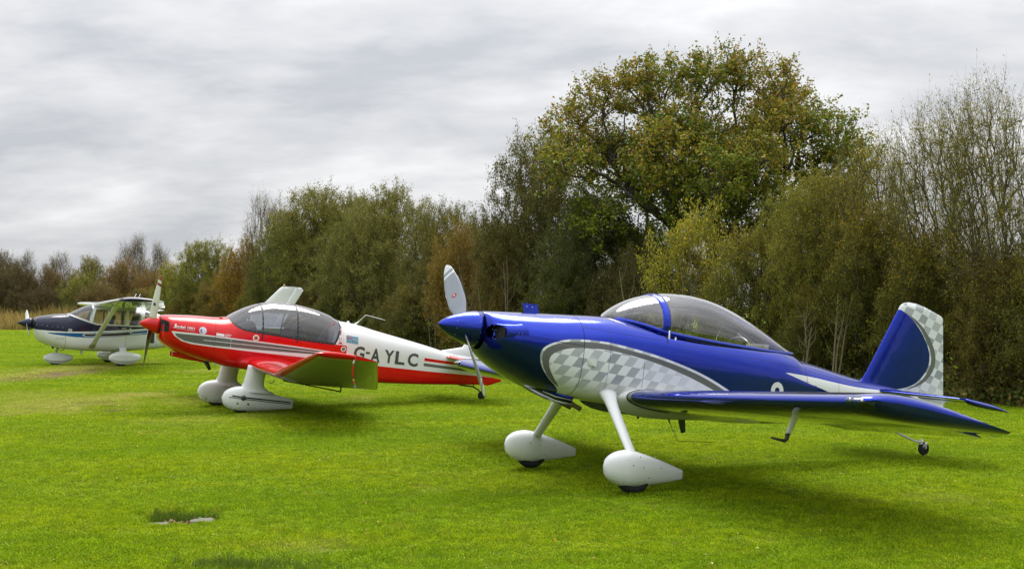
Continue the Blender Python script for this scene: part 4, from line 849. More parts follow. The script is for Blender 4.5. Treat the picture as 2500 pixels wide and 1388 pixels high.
for ph in (.805,.805+math.pi):
    bl_=RV.part('propeller_blade',blade_mesh('propeller_blade',.874,.12,ph,[.085,.135,.195,.20,.15,.10,.025],.272,[M_bladep],pitch0=50,pitch1=18,thick=.11,sweep=.0))
    if ph<1:
        d=np.array([0,math.sin(ph),math.cos(ph)]); t=np.array([0,math.cos(ph),-math.sin(ph)]); be=math.radians(50-32*.42**.6); fx=np.array([-1,0,0]); ch=t*math.cos(be)+fx*math.sin(be); nr=fx*math.cos(be)-t*math.sin(be); c0=np.array([.272,0,0])+d*.43+nr*.017
        th=np.linspace(0,2*math.pi,20,endpoint=False); b=MB(); b.put(np.vstack([c0+.026*(np.outer(np.cos(th),d)+np.outer(np.sin(th),ch)),c0+nr*.001]),[(i,(i+1)%20,20) for i in range(20)]); RV.part('maker_badge',b.mesh('maker_badge',M_dred,False),bl_)
        b=MB(); b.box(c0+nr*.002,(.002,.006,.034),np.c_[nr,ch,d]); RV.part('badge_mark',b.mesh('badge_mark',M_pw,False),bl_)
# cooling inlets: rounded lip with a dark throat, both cheeks
for sd in (-1,1):
    yc=.262*sd; n=28; th=np.linspace(0,2*math.pi,n,endpoint=False); cy=np.sign(np.cos(th))*np.abs(np.cos(th))**.75; cz=np.sign(np.sin(th))*np.abs(np.sin(th))**.75; rings=[]
    for xx,k,dz in ((.62,1.55,0.01),(.56,1.42,.005),(.50,1.28,.002),(.462,1.14,0),(.452,1.04,0),(.462,.93,0),(.56,.86,0)):
        rings.append(np.c_[xx+.10*np.abs(cy*k)*.35+.05*(cy*sd>0)*abs(cy)*k,yc+cy*.085*k,-.012+dz+cz*.066*k])
    b=MB(); b.grid(np.array(rings),closed_v=True); lip=RV.part('air_inlet',b.mesh('air_inlet',M_blue),cowl)
    b=MB(); b.put(np.vstack([np.c_[np.full(n,.505)+.02*(cy*sd>0)*abs(cy),yc+cy*.10,-.012+cz*.078],[[.505,yc,-.012]]]),[(i,(i+1)%n,n) for i in range(n)]); RV.part('inlet_throat',b.mesh('inlet_throat',M_dark,False),cowl)
    b=MB(); strip(b,RV_HULL,(.56,-.012),(SEAM-.01,-.028),.004,sd,.002); RV.part('cowling_seam',b.mesh('cowling_seam',M_seam,False),cowl)
    b=MB()
    for k in range(2): x_=.66+.03*k; b.put(*ico((x_,sd*(float(RV_HULL.y_at(np.array([x_]),np.array([0.0]))[0])+.002),.0),.0045))
    for k in range(3): b.put(*ico((.47+.02*k,sd*(.20+.03*k),.012-.004*k),.0045))
    RV.part('screw',b.mesh('screw',M_rivet,recalc=False),cowl)
b=MB(); ring_strip(b,RV_HULL,SEAM,.003); RV.part('firewall_seam',b.mesh('firewall_seam',M_seam,False),fus)
for a_,b__ in (((1.34,.150),(2.2,.135)),((2.34,.12),(4.1,.08)),((4.15,.06),(5.1,-.01)),((1.62,.20),(1.60,-.40)),((2.0,-.03),(2.0,-.35)),((4.62,.06),(4.62,-.2))):
    for sd in (-1,1):
        b=MB(); strip(b,RV_HULL,a_,b__,.0035,sd,.0012); RV.part('skin_lap',b.mesh('skin_lap',M_lap,False),fus)  # seam ribbons in a darker blue than the skin
b=MB(); ring_strip(b,RV_HULL,4.12,.004,math.pi*.02,math.pi*.98,1.004); RV.part('canopy_skirt_seam',b.mesh('canopy_skirt_seam',M_seam,False),fus)
# cooling outlet with exhaust stubs
b=MB(); rings=[]
for xx,zz,w_ in ((.95,-.47,.10),(1.1,-.525,.19),(1.25,-.570,.22),(1.40,-.602,.225)):
    th=np.linspace(math.pi,2*math.pi,18); rings.append(np.c_[np.full(18,xx),np.sign(np.cos(th))*np.abs(np.cos(th))**.5*w_,-.44+(zz+.44)*np.abs(np.sin(th))**.5])
b.grid(np.array(rings)); P=np.array(rings); b.grid(np.stack([P[-1],P[-1]*[1,.94,1]+[-.02,0,.012]],0)); RV.part('cowling_outlet',b.mesh('cowling_outlet',M_blue),cowl)
b=MB()
for zz,l in ((-.535,.0),(-.575,.02)):
    pts=[(1.06+l,-.222-l,zz+.035),(1.2,-.232-l,zz),(1.385,-.222,zz-.015)]; b.tube(pts,[.002,.0045,.003],5)
RV.part('outlet_highlight',b.mesh('outlet_highlight_rods',M_pw),cowl)  # thin white rods stand in for bright highlights on the outlet edge
for yy in (-.10,.10):
    b=MB(); b.tube([(1.28,yy,-.50),(1.42,yy,-.575),(1.56,yy,-.625)],.024,14,cap=False); b.tube([(1.55,yy,-.622),(1.30,yy,-.51)],.020,12,cap=True); RV.part('exhaust_pipe',b.mesh('exhaust_pipe',M_exh),cowl)
# cowl flap / door standing up on the starboard side of the cowl top
b=MB(); rx=[]
for s_,hh in ((0,0),(1,.17)):
    pass
p0=np.array([(.91,.06,.215),(1.07,.06,.235),(1.045,.075,.325),(.88,.075,.318)]); q0=p0+[0,.012,0]
b.put(np.vstack([p0,q0]),[(0,1,2,3),(7,6,5,4),(0,4,5,1),(1,5,6,2),(2,6,7,3),(3,7,4,0)]); RV.part('oil_door',b.mesh('oil_door',M_blue,False),cowl)
b=MB()
for x_ in (.93,.99): b.put(*ico((x_,.069,.290),.008))
RV.part('door_catch',b.mesh('door_catch',M_rivet,recalc=False),cowl)
# side vent scoop
b=MB(); x0,z0=1.40,-.17; yb=-float(RV_HULL.y_at(np.array([x0]),np.array([z0]))[0])
b.put([(x0-.05,yb-.002,z0+.03),(x0+.05,yb-.045,z0+.033),(x0+.05,yb-.04,z0-.04),(x0-.02,yb-.002,z0-.03),(x0+.05,yb,z0+.034),(x0+.05,yb,z0-.042)],[(0,1,2,3),(0,4,1),(3,2,5)]); RV.part('air_vent',b.mesh('air_vent',M_white,False),fus)
b=MB(); b.put([(x0+.049,yb-.040,z0+.029),(x0+.049,yb-.036,z0-.036),(x0+.049,yb-.003,z0-.038),(x0+.049,yb-.003,z0+.030)],[(0,1,2,3)]); RV.part('vent_opening',b.mesh('vent_opening',M_dark,False),fus)
# canopy
CZ=[(1.735,.302),(1.80,.362),(1.90,.440),(2.02,.512),(2.14,.565),(2.27,.605),(2.40,.634),(2.55,.650),(2.70,.657),(2.85,.650),(3.0,.630),(3.2,.584),(3.4,.518),(3.6,.440),(3.8,.344),(3.94,.270),(4.03,.234)]
CB=[(1.735,.001,.302),(1.80,.15,.296),(1.9,.235,.288),(2.05,.31,.268),(2.2,.358,.240),(2.35,.382,.222),(2.6,.378,.212),(2.9,.36,.204),(3.2,.335,.202),(3.5,.30,.204),(3.8,.245,.212),(3.95,.20,.218),(4.03,.17,.220)]
def canopy_grid(x0,x1,nx,nth,off=0.,pw=1.9):
    xs=np.linspace(x0,x1,nx); zt=pchip(*zip(*CZ),xs)+off; yb=pchip([c[0] for c in CB],[c[1] for c in CB],xs)+off*.8; zb=pchip([c[0] for c in CB],[c[2] for c in CB],xs); th=np.linspace(0,math.pi,nth); R=[]
    for x,t,y,z in zip(xs,zt,yb,zb):
        c=np.cos(th); s_=np.sin(th); bul=1+.06*np.sin(2*np.minimum(th,math.pi-th))*np.clip((t-z)/.3,0,1); R.append(np.c_[np.full(nth,x),np.sign(c)*np.abs(c)**(2/2.15)*y*bul,z+(t-z)*np.abs(s_)**(2/pw)])
    return np.array(R)
b=MB(); b.grid(canopy_grid(1.738,2.245,60,96)); RV.part('windscreen',b.mesh('windscreen',M_glass,recalc=False))
b=MB(); b.grid(canopy_grid(2.285,4.03,120,96)); can=RV.part('canopy',b.mesh('canopy',M_glass,recalc=False))
b=MB(); G=canopy_grid(2.225,2.305,4,48,.006); b.grid(np.concatenate([G,canopy_grid(2.305,2.225,4,48,-.008)]),closed_u=True); RV.part('canopy_bow',b.mesh('canopy_bow',M_blue))
for sd in (0,-1):
    G=canopy_grid(1.80,4.0,70,48)[:,sd]; sgn=1 if sd==0 else -1
    b=MB(); A=G+np.array([0,sgn*.008,-.030]); B=G+np.array([0,sgn*.004,.014]); C=G+np.array([0,-sgn*.012,.012]); D=G+np.array([0,-sgn*.012,-.03]); b.grid(np.stack([A,B,C,D],1),closed_v=True); RV.part('canopy_rail',b.mesh('canopy_rail',M_blue))
    b=MB(); A=G[22:]+np.array([0,sgn*.0095,-.038]); B=G[22:]+np.array([0,sgn*.0095,-.030]); b.grid(np.stack([A,B],1)); RV.part('rail_gap',b.mesh('rail_gap',M_seam,False))
# cockpit tub, panel, seats
def tub(pl,x0,x1,w,z0,z1,m):
    b=MB(); n=12; xs=np.linspace(x0,x1,n); R=[]
    for x in xs: R.append([(x,-w,z1),(x,-w,z0),(x,w,z0),(x,w,z1)])
    b.grid(np.array(R)); b.put([(x0,-w,z0),(x0,w,z0),(x0,w,z1),(x0,-w,z1),(x1,-w,z0),(x1,w,z0),(x1,w,z1),(x1,-w,z1)],[(0,1,2,3),(4,5,6,7)]); return pl.part('cockpit_tub',b.mesh('cockpit_tub',m,False))
tub(RV,2.05,3.60,.25,-.40,.17,M_panel)
b=MB(); R=[]
for x in np.linspace(1.86,2.12,6): R.append([(x,y,.298-.05*(abs(y)/.3)**2-.03*(x-1.9)) for y in np.linspace(-.28,.28,9)])
b.grid(np.array(R)); b.grid(np.array([[(2.12,y,.291-.05*(abs(y)/.3)**2) for y in np.linspace(-.28,.28,9)],[(2.16,y,.0) for y in np.linspace(-.28,.28,9)]])); RV.part('instrument_panel',b.mesh('instrument_panel',M_panel))
for k,(xs_,h) in enumerate(((2.78,.235),(3.52,.275))):
    b=MB(); R=[]
    for z_ in np.linspace(-.30,h,9):
        q=(z_+.30)/(h+.30); w_=.22*(1-.35*max(0,q-.65)/.35*q); x_=xs_+.16*q; R.append(np.array([(x_-.035,-w_,z_),(x_-.045,0,z_),(x_-.035,w_,z_),(x_+.035,w_*.95,z_),(x_+.045,0,z_),(x_+.035,-w_*.95,z_)]))
    b.grid(np.array(R),closed_v=True,cap0=True,cap1=True); RV.part('seat',b.mesh('seat',M_seat2 if k else M_seat))
b=MB(); th=np.linspace(0,math.pi,22); b.tube(np.c_[np.full(22,3.42)+.0*th,.20*np.cos(th),.19+.125*np.sin(th)],.008,8); RV.part('roll_hoop',b.mesh('roll_hoop',M_lamp))
# handle
b=MB(); hx,hz=2.295,.19; hy=-(float(RV_HULL.y_at(np.array([hx]),np.array([hz]))[0]))-.012
b.tube([(hx,hy,hz+.055),(hx+.004,hy-.008,hz-.055),(hx+.04,hy-.012,hz-.07),(hx+.075,hy-.010,hz-.04),(hx+.08,hy-.006,hz-.005)],.009,8); RV.part('canopy_handle',b.mesh('canopy_handle',M_pw))
b=MB(); strip(b,RV_HULL,(2.262,.20),(2.272,.11),.012,-1,.002); RV.part('canopy_joint',b.mesh('canopy_joint',M_seam,False),fus)
M_recess=simple('light_recess_blue',(.01,.05,.22),.3)
# wing
dz=math.tan(math.radians(2.95)); inc=math.radians(2.94)
rv_st=[(y,1.829,-.474+y*dz,1.486,inc*(1+.12*y),.135) for y in (.36,.7,1.2,1.8,2.4,3.0,3.45)]
rv_tip=[(3.45,1.829,-.474+3.45*dz,1.486,inc*1.42,.135),(3.55,1.830,-.473+3.55*dz,1.485,inc*1.42,.134),(3.63,1.836,-.470+3.63*dz,1.479,inc*1.42,.124),(3.675,1.85,-.466+3.67*dz,1.465,inc*1.42,.10),(3.705,1.88,-.46+3.70*dz,1.43,inc*1.42,.06),(3.715,1.93,-.455+3.71*dz,1.375,inc*1.42,.02)]
wp=NB('blue_wing_livery'); cf=wp.attr('cf'); spn=wp.attr('sp')
root=wp.math('MULTIPLY',wp.math('SUBTRACT',1.0,wp.gt(spn,.56,.002)),1.0)
under=wp.math('MULTIPLY',wp.math('SUBTRACT',1.0,wp.gt(cf,-.25,.002)),wp.math('SUBTRACT',1.0,wp.gt(spn,3.448,.002))); line=wp.math('MULTIPLY',wp.gt(cf,-.27,.002),wp.math('SUBTRACT',1.0,wp.gt(cf,-.260,.002)))
wcol=wp.mix(wp.math('MAXIMUM',under,root),BLUE,(.40,.42,.42)); wcol=wp.mix(line,wcol,(.02,.02,.02)); rib=wp.math('LESS_THAN',wp.math('FRACT',wp.math('MULTIPLY',spn,2.35)),.012); wcol=wp.mix(wp.math('MULTIPLY',rib,.35),wcol,(.02,.02,.03)); wp.set(Metallic=wp.math('MULTIPLY',wp.math('SUBTRACT',1.0,under),.85)); M_rvw=paint_finish2(wp,wcol,.16)
for sd in (-1,1):
    w_=RV.part('wing',wing_mesh('wing',rv_st,[M_rvw],0,.78,sd,26)); RV.part('wing_tip',wing_mesh('wing_tip',rv_tip,[M_rvw],0,1.,sd,26),w_)
    def seg(y0,y1): 
        a=lerp_st(rv_st,y0);c=lerp_st(rv_st,y1); return [a,tuple((p+q)/2 for p,q in zip(a,c)),c]
    RV.part('flap',wing_mesh('flap',seg(.42,1.86),[M_rvw],.78,1.,sd,8,drop=.02,gap=.006),w_)
    RV.part('aileron',wing_mesh('aileron',seg(1.88,3.44),[M_rvw],.78,1.,sd,8,drop=.10,gap=.006),w_)
    # wing root fillet
    b=MB(); L_,_=foil(.135,0,.97,26); R=[]
    for yy,k,dx in ((.30,1.75,-.10),(.38,1.55,-.085),(.42,1.25,-.05),(.46,1.06,-.015),(.485,1.012,-.003)):
        X=L_[:,0]*1.486; Zl=(L_[:,1]-.01)*1.486*k+.012; xx=1.829+dx+X*(1.486-dx)/1.486*math.cos(inc); zz=-.474+yy*dz-X*math.sin(inc)+Zl; R.append(np.c_[xx,np.full(len(xx),sd*yy),zz])
    b.grid(np.array(R),closed_v=True); RV.part('wing_root_fairing',b.mesh('wing_root_fairing',M_white),w_)
    b=MB(); r0_=R[-1]; c0_=r0_.mean(0); b.tube(np.vstack([r0_[8:40]]),.0045,5); RV.part('root_pinstripe',b.mesh('root_pinstripe',M_black),w_)
    # pitot/tie-down below, landing light in the tip
    if sd<0:
        b=MB(); tapered_leg(b,(2.13,-2.6,-.40),(2.06,-2.6,-.60),.075,.05,.03,.02,8); RV.part('pitot_mast',b.mesh('pitot_mast',M_white),w_)
        b=MB(); b.tube([(2.06,-2.6,-.59),(2.055,-2.6,-.635),(2.04,-2.6,-.652),(1.99,-2.6,-.65),(1.90,-2.6,-.638)],[.018,.018,.014,.011,.009],10); RV.part('pitot_tube',b.mesh('pitot_tube',M_steel),w_)
    yy=3.60; zc_=-.474+yy*dz+.002; th=np.linspace(0,2*math.pi,28,endpoint=False)
    def lens(off,k):
        R=[]
        for q in np.linspace(.02,1,9):
            uu=np.cos(th)*k*q; vv=np.sin(th)*k*q; back=.9*(.055*vv)**2/.02+.16*np.clip(uu*.105+.02,0,1)**2/.03; R.append(np.c_[1.826+back-off,sd*(yy+.105*uu),zc_+.058*vv])
        return np.array(R)
    b=MB(); b.grid(lens(.004,1.),closed_v=True); RV.part('light_recess',b.mesh('light_recess',M_recess,recalc=False),w_)
    b=MB(); R=lens(.022,1.04); R[-1]=lens(.004,1.04)[-1]; b.grid(R,closed_v=True); RV.part('light_cover',b.mesh('light_cover',M_glass3),w_)
    for dy,sc_ in ((-.058,1.),(.045,.75)):
        b=MB(); b.lathe([(1.812+(.02 if dy>0 else 0),.003),(1.816+(.02 if dy>0 else 0),.016*sc_),(1.836+(.02 if dy>0 else 0),.021*sc_)],'x',14,(0,sd*(yy+dy),zc_+.004)); RV.part('bulb',b.mesh('bulb',M_lamp),w_)
# tail
fin_LE=[(5.10,.03),(5.61,.955),(5.64,.99),(5.70,1.012),(5.78,1.018)]
def fin_mesh(name,rows,mats,tk=.045,n=20,side=None,attrs=None,f0=0.,f1=1.):
    "rows: z, x front, x rear"
    b=MB(); R=[]
    for (z,xa,xb,t) in rows:
        L_,cf=foil(.09,f0,f1,n,0.); L_=L_.copy(); L_[:,0]=(L_[:,0]-f0)/(f1-f0); c=xb-xa; 
        sc=t/(.09*c) if c>0 else 1; R.append(np.c_[xa+L_[:,0]*c,L_[:,1]*c*sc,np.full(len(L_),z)])
    b.grid(np.array(R),closed_v=True,cap0=True,cap1=True); me=mesh_from(name,b.V[0],b.F,mats)
    P=b.V[0]
    for k,fn in (attrs or {}).items(): attr(me,k,fn(np.c_[P[:,0],P[:,2]]))
    import bmesh
    bm=bmesh.new(); bm.from_mesh(me); bmesh.ops.recalc_face_normals(bm,faces=bm.faces); bm.to_mesh(me); bm.free(); me.set_sharp_from_angle(angle=math.radians(35)); return me
FA=[(5.616,.909),(5.757,.842),(5.916,.718),(6.035,.596),(6.102,.481),(6.116,.375),(6.079,.264),(5.954,.127),(5.763,.037),(5.508,-.006)]
FGO=[(5.65,.906),(5.906,.793),(6.09,.649),(6.192,.508),(6.218,.388),(6.183,.261),(6.056,.131),(5.901,.06),(5.686,.0)]
FGI=[(5.65,.902),(5.868,.773),(6.009,.638),(6.12,.499),(6.147,.379),(6.101,.251),(5.976,.114),(5.802,.042),(5.686,-.004)]
p_finblue=np.vstack([smooth_poly(FA,2),[(4.6,-.03),(4.6,.2),(5.3,.95)]]); p_fing=np.vstack([smooth_poly(FGO,2),smooth_poly(FGI,2)[::-1]])
finat=dict(white=lambda Q:-sdf(Q,p_finblue),grey=lambda Q:sdf(Q,p_fing))
hinge=lambda z:5.925+(z-.11)*.08
def finLE(z): return float(np.interp(z,[-.1,.03,.08,.16,.90,.955,.985,1.005,1.018],[5.02,5.10,5.155,5.205,5.578,5.605,5.635,5.675,5.75]))
zs=np.r_[np.linspace(-.1,.93,80),.955,.975,.99,1.003,1.014]
RV.part('fin',fin_mesh('fin',[(z,finLE(z),hinge(z) if z<.985 else float(np.interp(z,[.985,1.014],[5.995,5.84])),.075*min(1,max(.12,(1.025-z)/.06)) if z>.9 else .075) for z in zs],[M_rvfin],attrs=finat,f1=.52,n=56))
topl=lambda x:1.018-(x-5.85)*.22
rows=[]
for z in np.r_[np.linspace(-.38,.90,90),.925,.95,.97,.983]:
    xr=6.44 if z<-.3 else float(np.interp(z,[-.38,.916,.983],[6.445,6.275,6.02])); rows.append((z,hinge(z)+.008,xr,.06 if z<.9 else .05))
RV.part('rudder',fin_mesh('rudder',rows,[M_rvfin],attrs=finat,f0=.52,n=40))
for sd in (-1,1):
    st=[(.06,5.30,-.03,.60,.02,.09),(.5,5.38,-.035,.52,.02,.085),(1.0,5.475,-.04,.43,.02,.08),(1.09,5.50,-.04,.405,.02,.07)]
    tp_=RV.part('tailplane',wing_mesh('tailplane',st,[M_blue],0,1.,sd,16,attrs=False))
    se=[(.10,5.905,-.043,.34,.02,.075),(.6,5.905,-.043,.31,.02,.075),(1.08,5.91,-.048,.27,.02,.07)]
    RV.part('elevator',wing_mesh('elevator',[(y,x-.0,z-.0,c,inc_+.12,t) for y,x,z,c,inc_,t in se],[M_blue],0,1,sd,12,attrs=False))
    b=MB(); R=[]
    for q,(xx,wy,hz_) in enumerate(((5.56,.028,.012),(5.60,.040,.026),(5.75,.045,.032),(5.95,.042,.028),(6.12,.03,.012),(6.20,.012,.004))):
        th=np.linspace(0,2*math.pi,14,endpoint=False); R.append(np.c_[np.full(14,xx),sd*(1.125)+wy*np.cos(th),-.045-.014*q-.0+hz_*np.sin(th)])
    b.grid(np.array(R),closed_v=True,cap0=True,cap1=True); RV.part('elevator_horn',b.mesh('elevator_horn',M_blue))
# landing gear
def spat_paint(name,z0,z1):
    b=NB(name); v=b.objco(); sp=b.n('ShaderNodeSeparateXYZ'); b.L.new(v,sp.inputs[0]); g=b.n('ShaderNodeMapRange',interpolation_type='SMOOTHSTEP'); b.L.new(sp.outputs[2],g.inputs[0]); g.inputs[1].default_value=z1; g.inputs[2].default_value=z0; g.inputs[3].default_value=0; g.inputs[4].default_value=1
    st=b.n('ShaderNodeMapRange'); b.L.new(b.noise(26,5,.75,v),st.inputs[0]); st.inputs[1].default_value=.50; st.inputs[2].default_value=.66
    c=b.mix(b.math('MULTIPLY',b.math('MULTIPLY',g.outputs[0],st.outputs[0]),.8),WHITE,(.17,.13,.06)); return paint_finish2(b,c,.3)
M_spat=spat_paint('spat_paint',-1.30,-1.14); M_spat2=spat_paint('spat_paint_dull',-1.18,-1.05)
for sd in (-1,1):
    wc=RV.ground(1.675,sd*1.005,.185)
    b=MB(); tapered_leg(b,(1.655,sd*.40,-.45),(wc[0]+.0,sd*.96,wc[2]+.14),.135,.095,.07,.05,20,18,.07); RV.part('landing_leg',b.mesh('landing_leg',M_white))
    P=teardrop((wc[0]-.065,wc[1],wc[2]+.040),.86,.225,.335,n=34,m=28,fine=1.35,front=.30,zt_tail=-.01,tail_h=.24,tail_w=.06); b=MB(); b.grid(P,closed_v=True,cap0=True,cap1=True); pant=RV.part('wheel_fairing',b.mesh('wheel_fairing',M_spat))
    t_,h_=wheel_meshes(wc,.185,.125); wh=RV.part('wheel',h_.mesh('wheel',M_metal)); RV.part('tyre',t_.mesh('tyre',M_tyre),wh)
    b=MB()
    for dx,dz_ in ((-.02,.13),(.03,.04),(.10,-.05),(-.08,.05),(.22,.05)):
        b.put(*ico((wc[0]+dx,wc[1]-sd*0-.1175*(1 if dx<.1 else .95),wc[2]+.03+dz_),.007))
    RV.part('screw',b.mesh('screw',M_steel,recalc=False),pant)
# tail wheel
tw=RV.ground(6.25,0,.075)
b=MB(); b.tube([(5.45,0,-.36),(5.75,0,-.47),(6.02,0,-.535),(6.12,0,-.55)],[.016,.014,.012,.012],8); RV.part('tail_spring',b.mesh('tail_spring',M_white))
b=MB(); b.tube([(6.12,0,-.51),(6.13,0,-.60)],.022,10); b.tube([(6.13,-.03,-.59),(6.17,-.035,tw[2]+.07),(tw[0],-.035,tw[2])],.012,8); b.tube([(6.13,.03,-.59),(6.17,.035,tw[2]+.07),(tw[0],.035,tw[2])],.012,8); b.tube([(6.05,-.1,-.535),(6.12,0,-.53),(6.22,.1,-.53)],.006,6); RV.part('tail_wheel_fork',b.mesh('tail_wheel_fork',M_pw))
t_,h_=wheel_meshes(tw,.075,.05); wh=RV.part('tail_wheel',h_.mesh('tail_wheel',M_steel)); RV.part('tyre',t_.mesh('tyre',M_tyre),wh)
# belly aerials, drain
def blade_aerial(pl,x,y,z,h,c,m,nm='aerial',sw=.3):
    b=MB(); tapered_leg(b,(x,y,z),(x+h*sw,y,z-h),c,c*.55,.012,.006,5,10); pl.part(nm,b.mesh(nm,m))
blade_aerial(RV,2.72,-.12,-.58,.16,.10,M_pg); blade_aerial(RV,2.22,-.12,-.56,.09,.05,M_pg,sw=-.1)
b=MB(); b.tube([(2.55,-.12,-.58),(2.6,-.12,-.66)],[.02,.004],8); b.tube([(2.6,-.12,-.66),(2.72,-.12,-.83),(3.15,-.12,-.80)],.003,6); RV.part('wire_aerial',b.mesh('wire_aerial',M_wire))
b=MB(); b.tube([(2.0,-.45,-.52),(2.02,-.45,-.55)],[.012,.008],8); RV.part('fuel_drain',b.mesh('fuel_drain',M_rivet))
def hull_slice(name,H,x0,x1,nx,zf,upper,mats,nth=48,attrs=None,zf2=None,dense=1.0,cap0=False,cap1=False):
    "the part of a hull above (upper) or below the side line z = zf(x)"
    xs=x0+(x1-x0)*np.linspace(0,1,nx)**dense; R=[]
    def th_of(x,z):
        zt,zb,w,zw,nt,nb=[float(a) for a in H.at(np.array([x]))]
        if z>=zw: return math.asin(min(1,max(0,(z-zw)/max(zt-zw,1e-4)))**(nt/2))
        return -math.asin(min(1,max(0,(zw-z)/max(zw-zb,1e-4)))**(nb/2))
    for x in xs:
        t0=th_of(x,zf(x)); t1=math.pi/2 if zf2 is None else th_of(x,zf2(x))
        if upper:
            if zf2 is None: th=np.linspace(t0,math.pi-t0,nth)
            else: th=np.linspace(t0,t1,nth)
        else: th=np.linspace(math.pi-t0,2*math.pi+t0,nth)
        R.append(ring_even(H,x,th[0],th[-1],len(th)))
    R=np.array(R)
    if zf2 is not None: R2=R*[1,-1,1]
    b=MB(); b.grid(R,cap0=cap0,cap1=cap1)
    if zf2 is not None: b.grid(R2)
    P=np.concatenate(b.V); me=mesh_from(name,P,b.F,mats)
    for k,fn in (attrs or {}).items(): attr(me,k,fn(np.c_[P[:,0],P[:,2]],P))
    return me
def side_line(H,pts,w,off,side=-1,mb=None,n=6):
    mb=mb or MB()
    for a,b in zip(pts[:-1],pts[1:]): strip(mb,H,a,b,w,side,off)
    return mb
def livery(name,layers,base=WHITE,rough=.2):
    b=NB(name); c=b.mix(0.0,base,base)
    for at,col in layers: c=b.mix(b.step(at),c,col)
    return paint_finish2(b,c,rough)
# ============ the red and white aeroplane ============
JO=Plane('red_aeroplane','red and white low wing aeroplane with cranked wings and registration G-AYLC, middle of the three',pose(-5.9464,19.6046,1.4389,.478,.1154,.051),1.6)
rows=[list(r) for r in JO_HULL.r if not (1.3<r[0]<3.25)]
rows+= [[1.37,.250,-.548,.485,-.16,2.3,4.6],[1.5,.336,-.555,.492,-.12,2.2,5],[1.68,.443,-.565,.50,-.10,2.15,5],[1.92,.540,-.575,.505,-.08,2.15,6],[2.15,.583,-.580,.507,-.07,2.15,6],[2.45,.588,-.585,.507,-.07,2.15,6],[2.76,.556,-.585,.503,-.07,2.15,6],[3.08,.484,-.585,.494,-.06,2.2,6]]
JH=Hull(sorted(rows))
JB=[(1.37,.249),(1.40,.190),(1.44,.145),(1.50,.113),(1.58,.086),(1.70,.073),(1.86,.064),(2.19,.048),(2.583,.023),(3.0,.012),(3.12,.013),(3.16,.10),(3.21,.244),(3.268,.395)]
jbase=lambda x: float(np.interp(x,[p[0] for p in JB],[p[1] for p in JB]))
JA=[(.435,-.057),(.77,-.052),(1.087,-.061),(1.881,-.073),(2.457,-.088),(3.36,-.127)]
JBm=[(3.36,-.272),(2.507,-.255),(1.906,-.252),(1.413,-.243),(1.07,-.240),(.778,-.230),(.611,-.200),(.494,-.129),(.435,-.057)]
JGT=[(.485,-.085),(1.087,-.079),(1.881,-.094),(2.457,-.109),(3.343,-.138)]
JGB=[(3.343,-.164),(2.741,-.190),(1.897,-.210),(1.087,-.217),(.82,-.207),(.653,-.188),(.536,-.140)]
p_jred=[(.1,-.9),(.1,.95),(2.9,.95),(3.0,.012),(3.343,.009),(3.36,-.284),(3.978,-.282),(4.93,-.297),(5.841,-.300),(6.4,-.302),(6.4,-.9)]
p_jw=np.vstack([JA,JBm]); p_jg=np.vstack([JGT,JGB]); p_s1=[(4.872,-.067),(6.3,-.125),(6.3,-.165),(4.872,-.122)]; p_s2=[(4.868,-.158),(6.3,-.215),(6.3,-.250),(4.868,-.212)]
jat=dict(red=lambda Q,P:sdf(Q,p_jred),white2=lambda Q,P:sdf(Q,p_jw),grey=lambda Q,P:np.maximum(sdf(Q,p_jg),sdf(Q,p_s2)),red2=lambda Q,P:sdf(Q,p_s1),
    )
M_jo=livery('red_white_livery',[('red',RED),('white2',WHITE),('grey',GREYP),('red2',RED)])
JSEAM=1.128
jc=JO.part('engine_cowling',hull_mesh('engine_cowling',JH,.312,JSEAM-.003,80,128,[M_jo],attrs=jat,cap0=True))
b=MB(); 
jf=JO.part('fuselage',hull_mesh('fuselage',JH,JSEAM+.001,1.37,16,128,[M_jo],attrs=jat))
JO.part('cockpit_side',hull_slice('cockpit_side',JH,1.37,3.268,110,jbase,False,[M_jo],nth=90,attrs=jat),jf)
JO.part('rear_fuselage',hull_mesh('rear_fuselage',JH,3.266,6.15,110,128,[M_jo],attrs=jat,cap0=True,cap1=True),jf)
for nm,xa,xb in (('windscreen',1.372,1.87),('canopy_door',1.88,2.46),('rear_window',2.47,3.262)):
    JO.part(nm,hull_slice(nm,JH,xa,xb,30,lambda x:jbase(x)+.012,True,[M_glass2],nth=48))
for xx in (1.875,2.465):
    b=MB(); A=[]
    for x in (xx-.012,xx+.012):
        z0=jbase(x); zt=float(JH.at(np.array([x]))[0]); th=np.linspace(.05,math.pi-.05,50); y,z=JH.pt(np.full(50,x),th); A.append(np.c_[np.full(50,x),y*1.006,z*1.0+.003])
    b.grid(np.stack(A,1)); JO.part('canopy_frame',b.mesh('canopy_frame',M_black))
for sd in (-1,1):
    pts=[(p[0],p[1]+.004) for p in JB[:-1]]; b=side_line(JH,pts,.030,.004,sd); JO.part('canopy_rail',b.mesh('canopy_rail',M_black))
    rv=MB()
    for k in range(22):
        x_=1.46+k*.078; z_=jbase(x_)+.006; rv.put(*ico((x_,sd*(float(JH.y_at(np.array([x_]),np.array([z_]))[0])+.007),z_),.005))
    for zz in np.linspace(.1,.42,5):
        for xx in (1.875,2.465): rv.put(*ico((xx,sd*(float(JH.y_at(np.array([xx]),np.array([zz]))[0])+.008),zz),.005))
    JO.part('screw',rv.mesh('screw',M_rivet,recalc=False))
b=MB(); A=[]
th=np.linspace(.1,math.pi-.1,40)
for x in (3.235,3.27):
    y,z=JH.pt(np.full(40,x),th); A.append(np.c_[np.full(40,x),y*1.006,z+.004])
b.grid(np.stack(A,1)); JO.part('canopy_rear_band',b.mesh('canopy_rear_band',M_white,recalc=False))
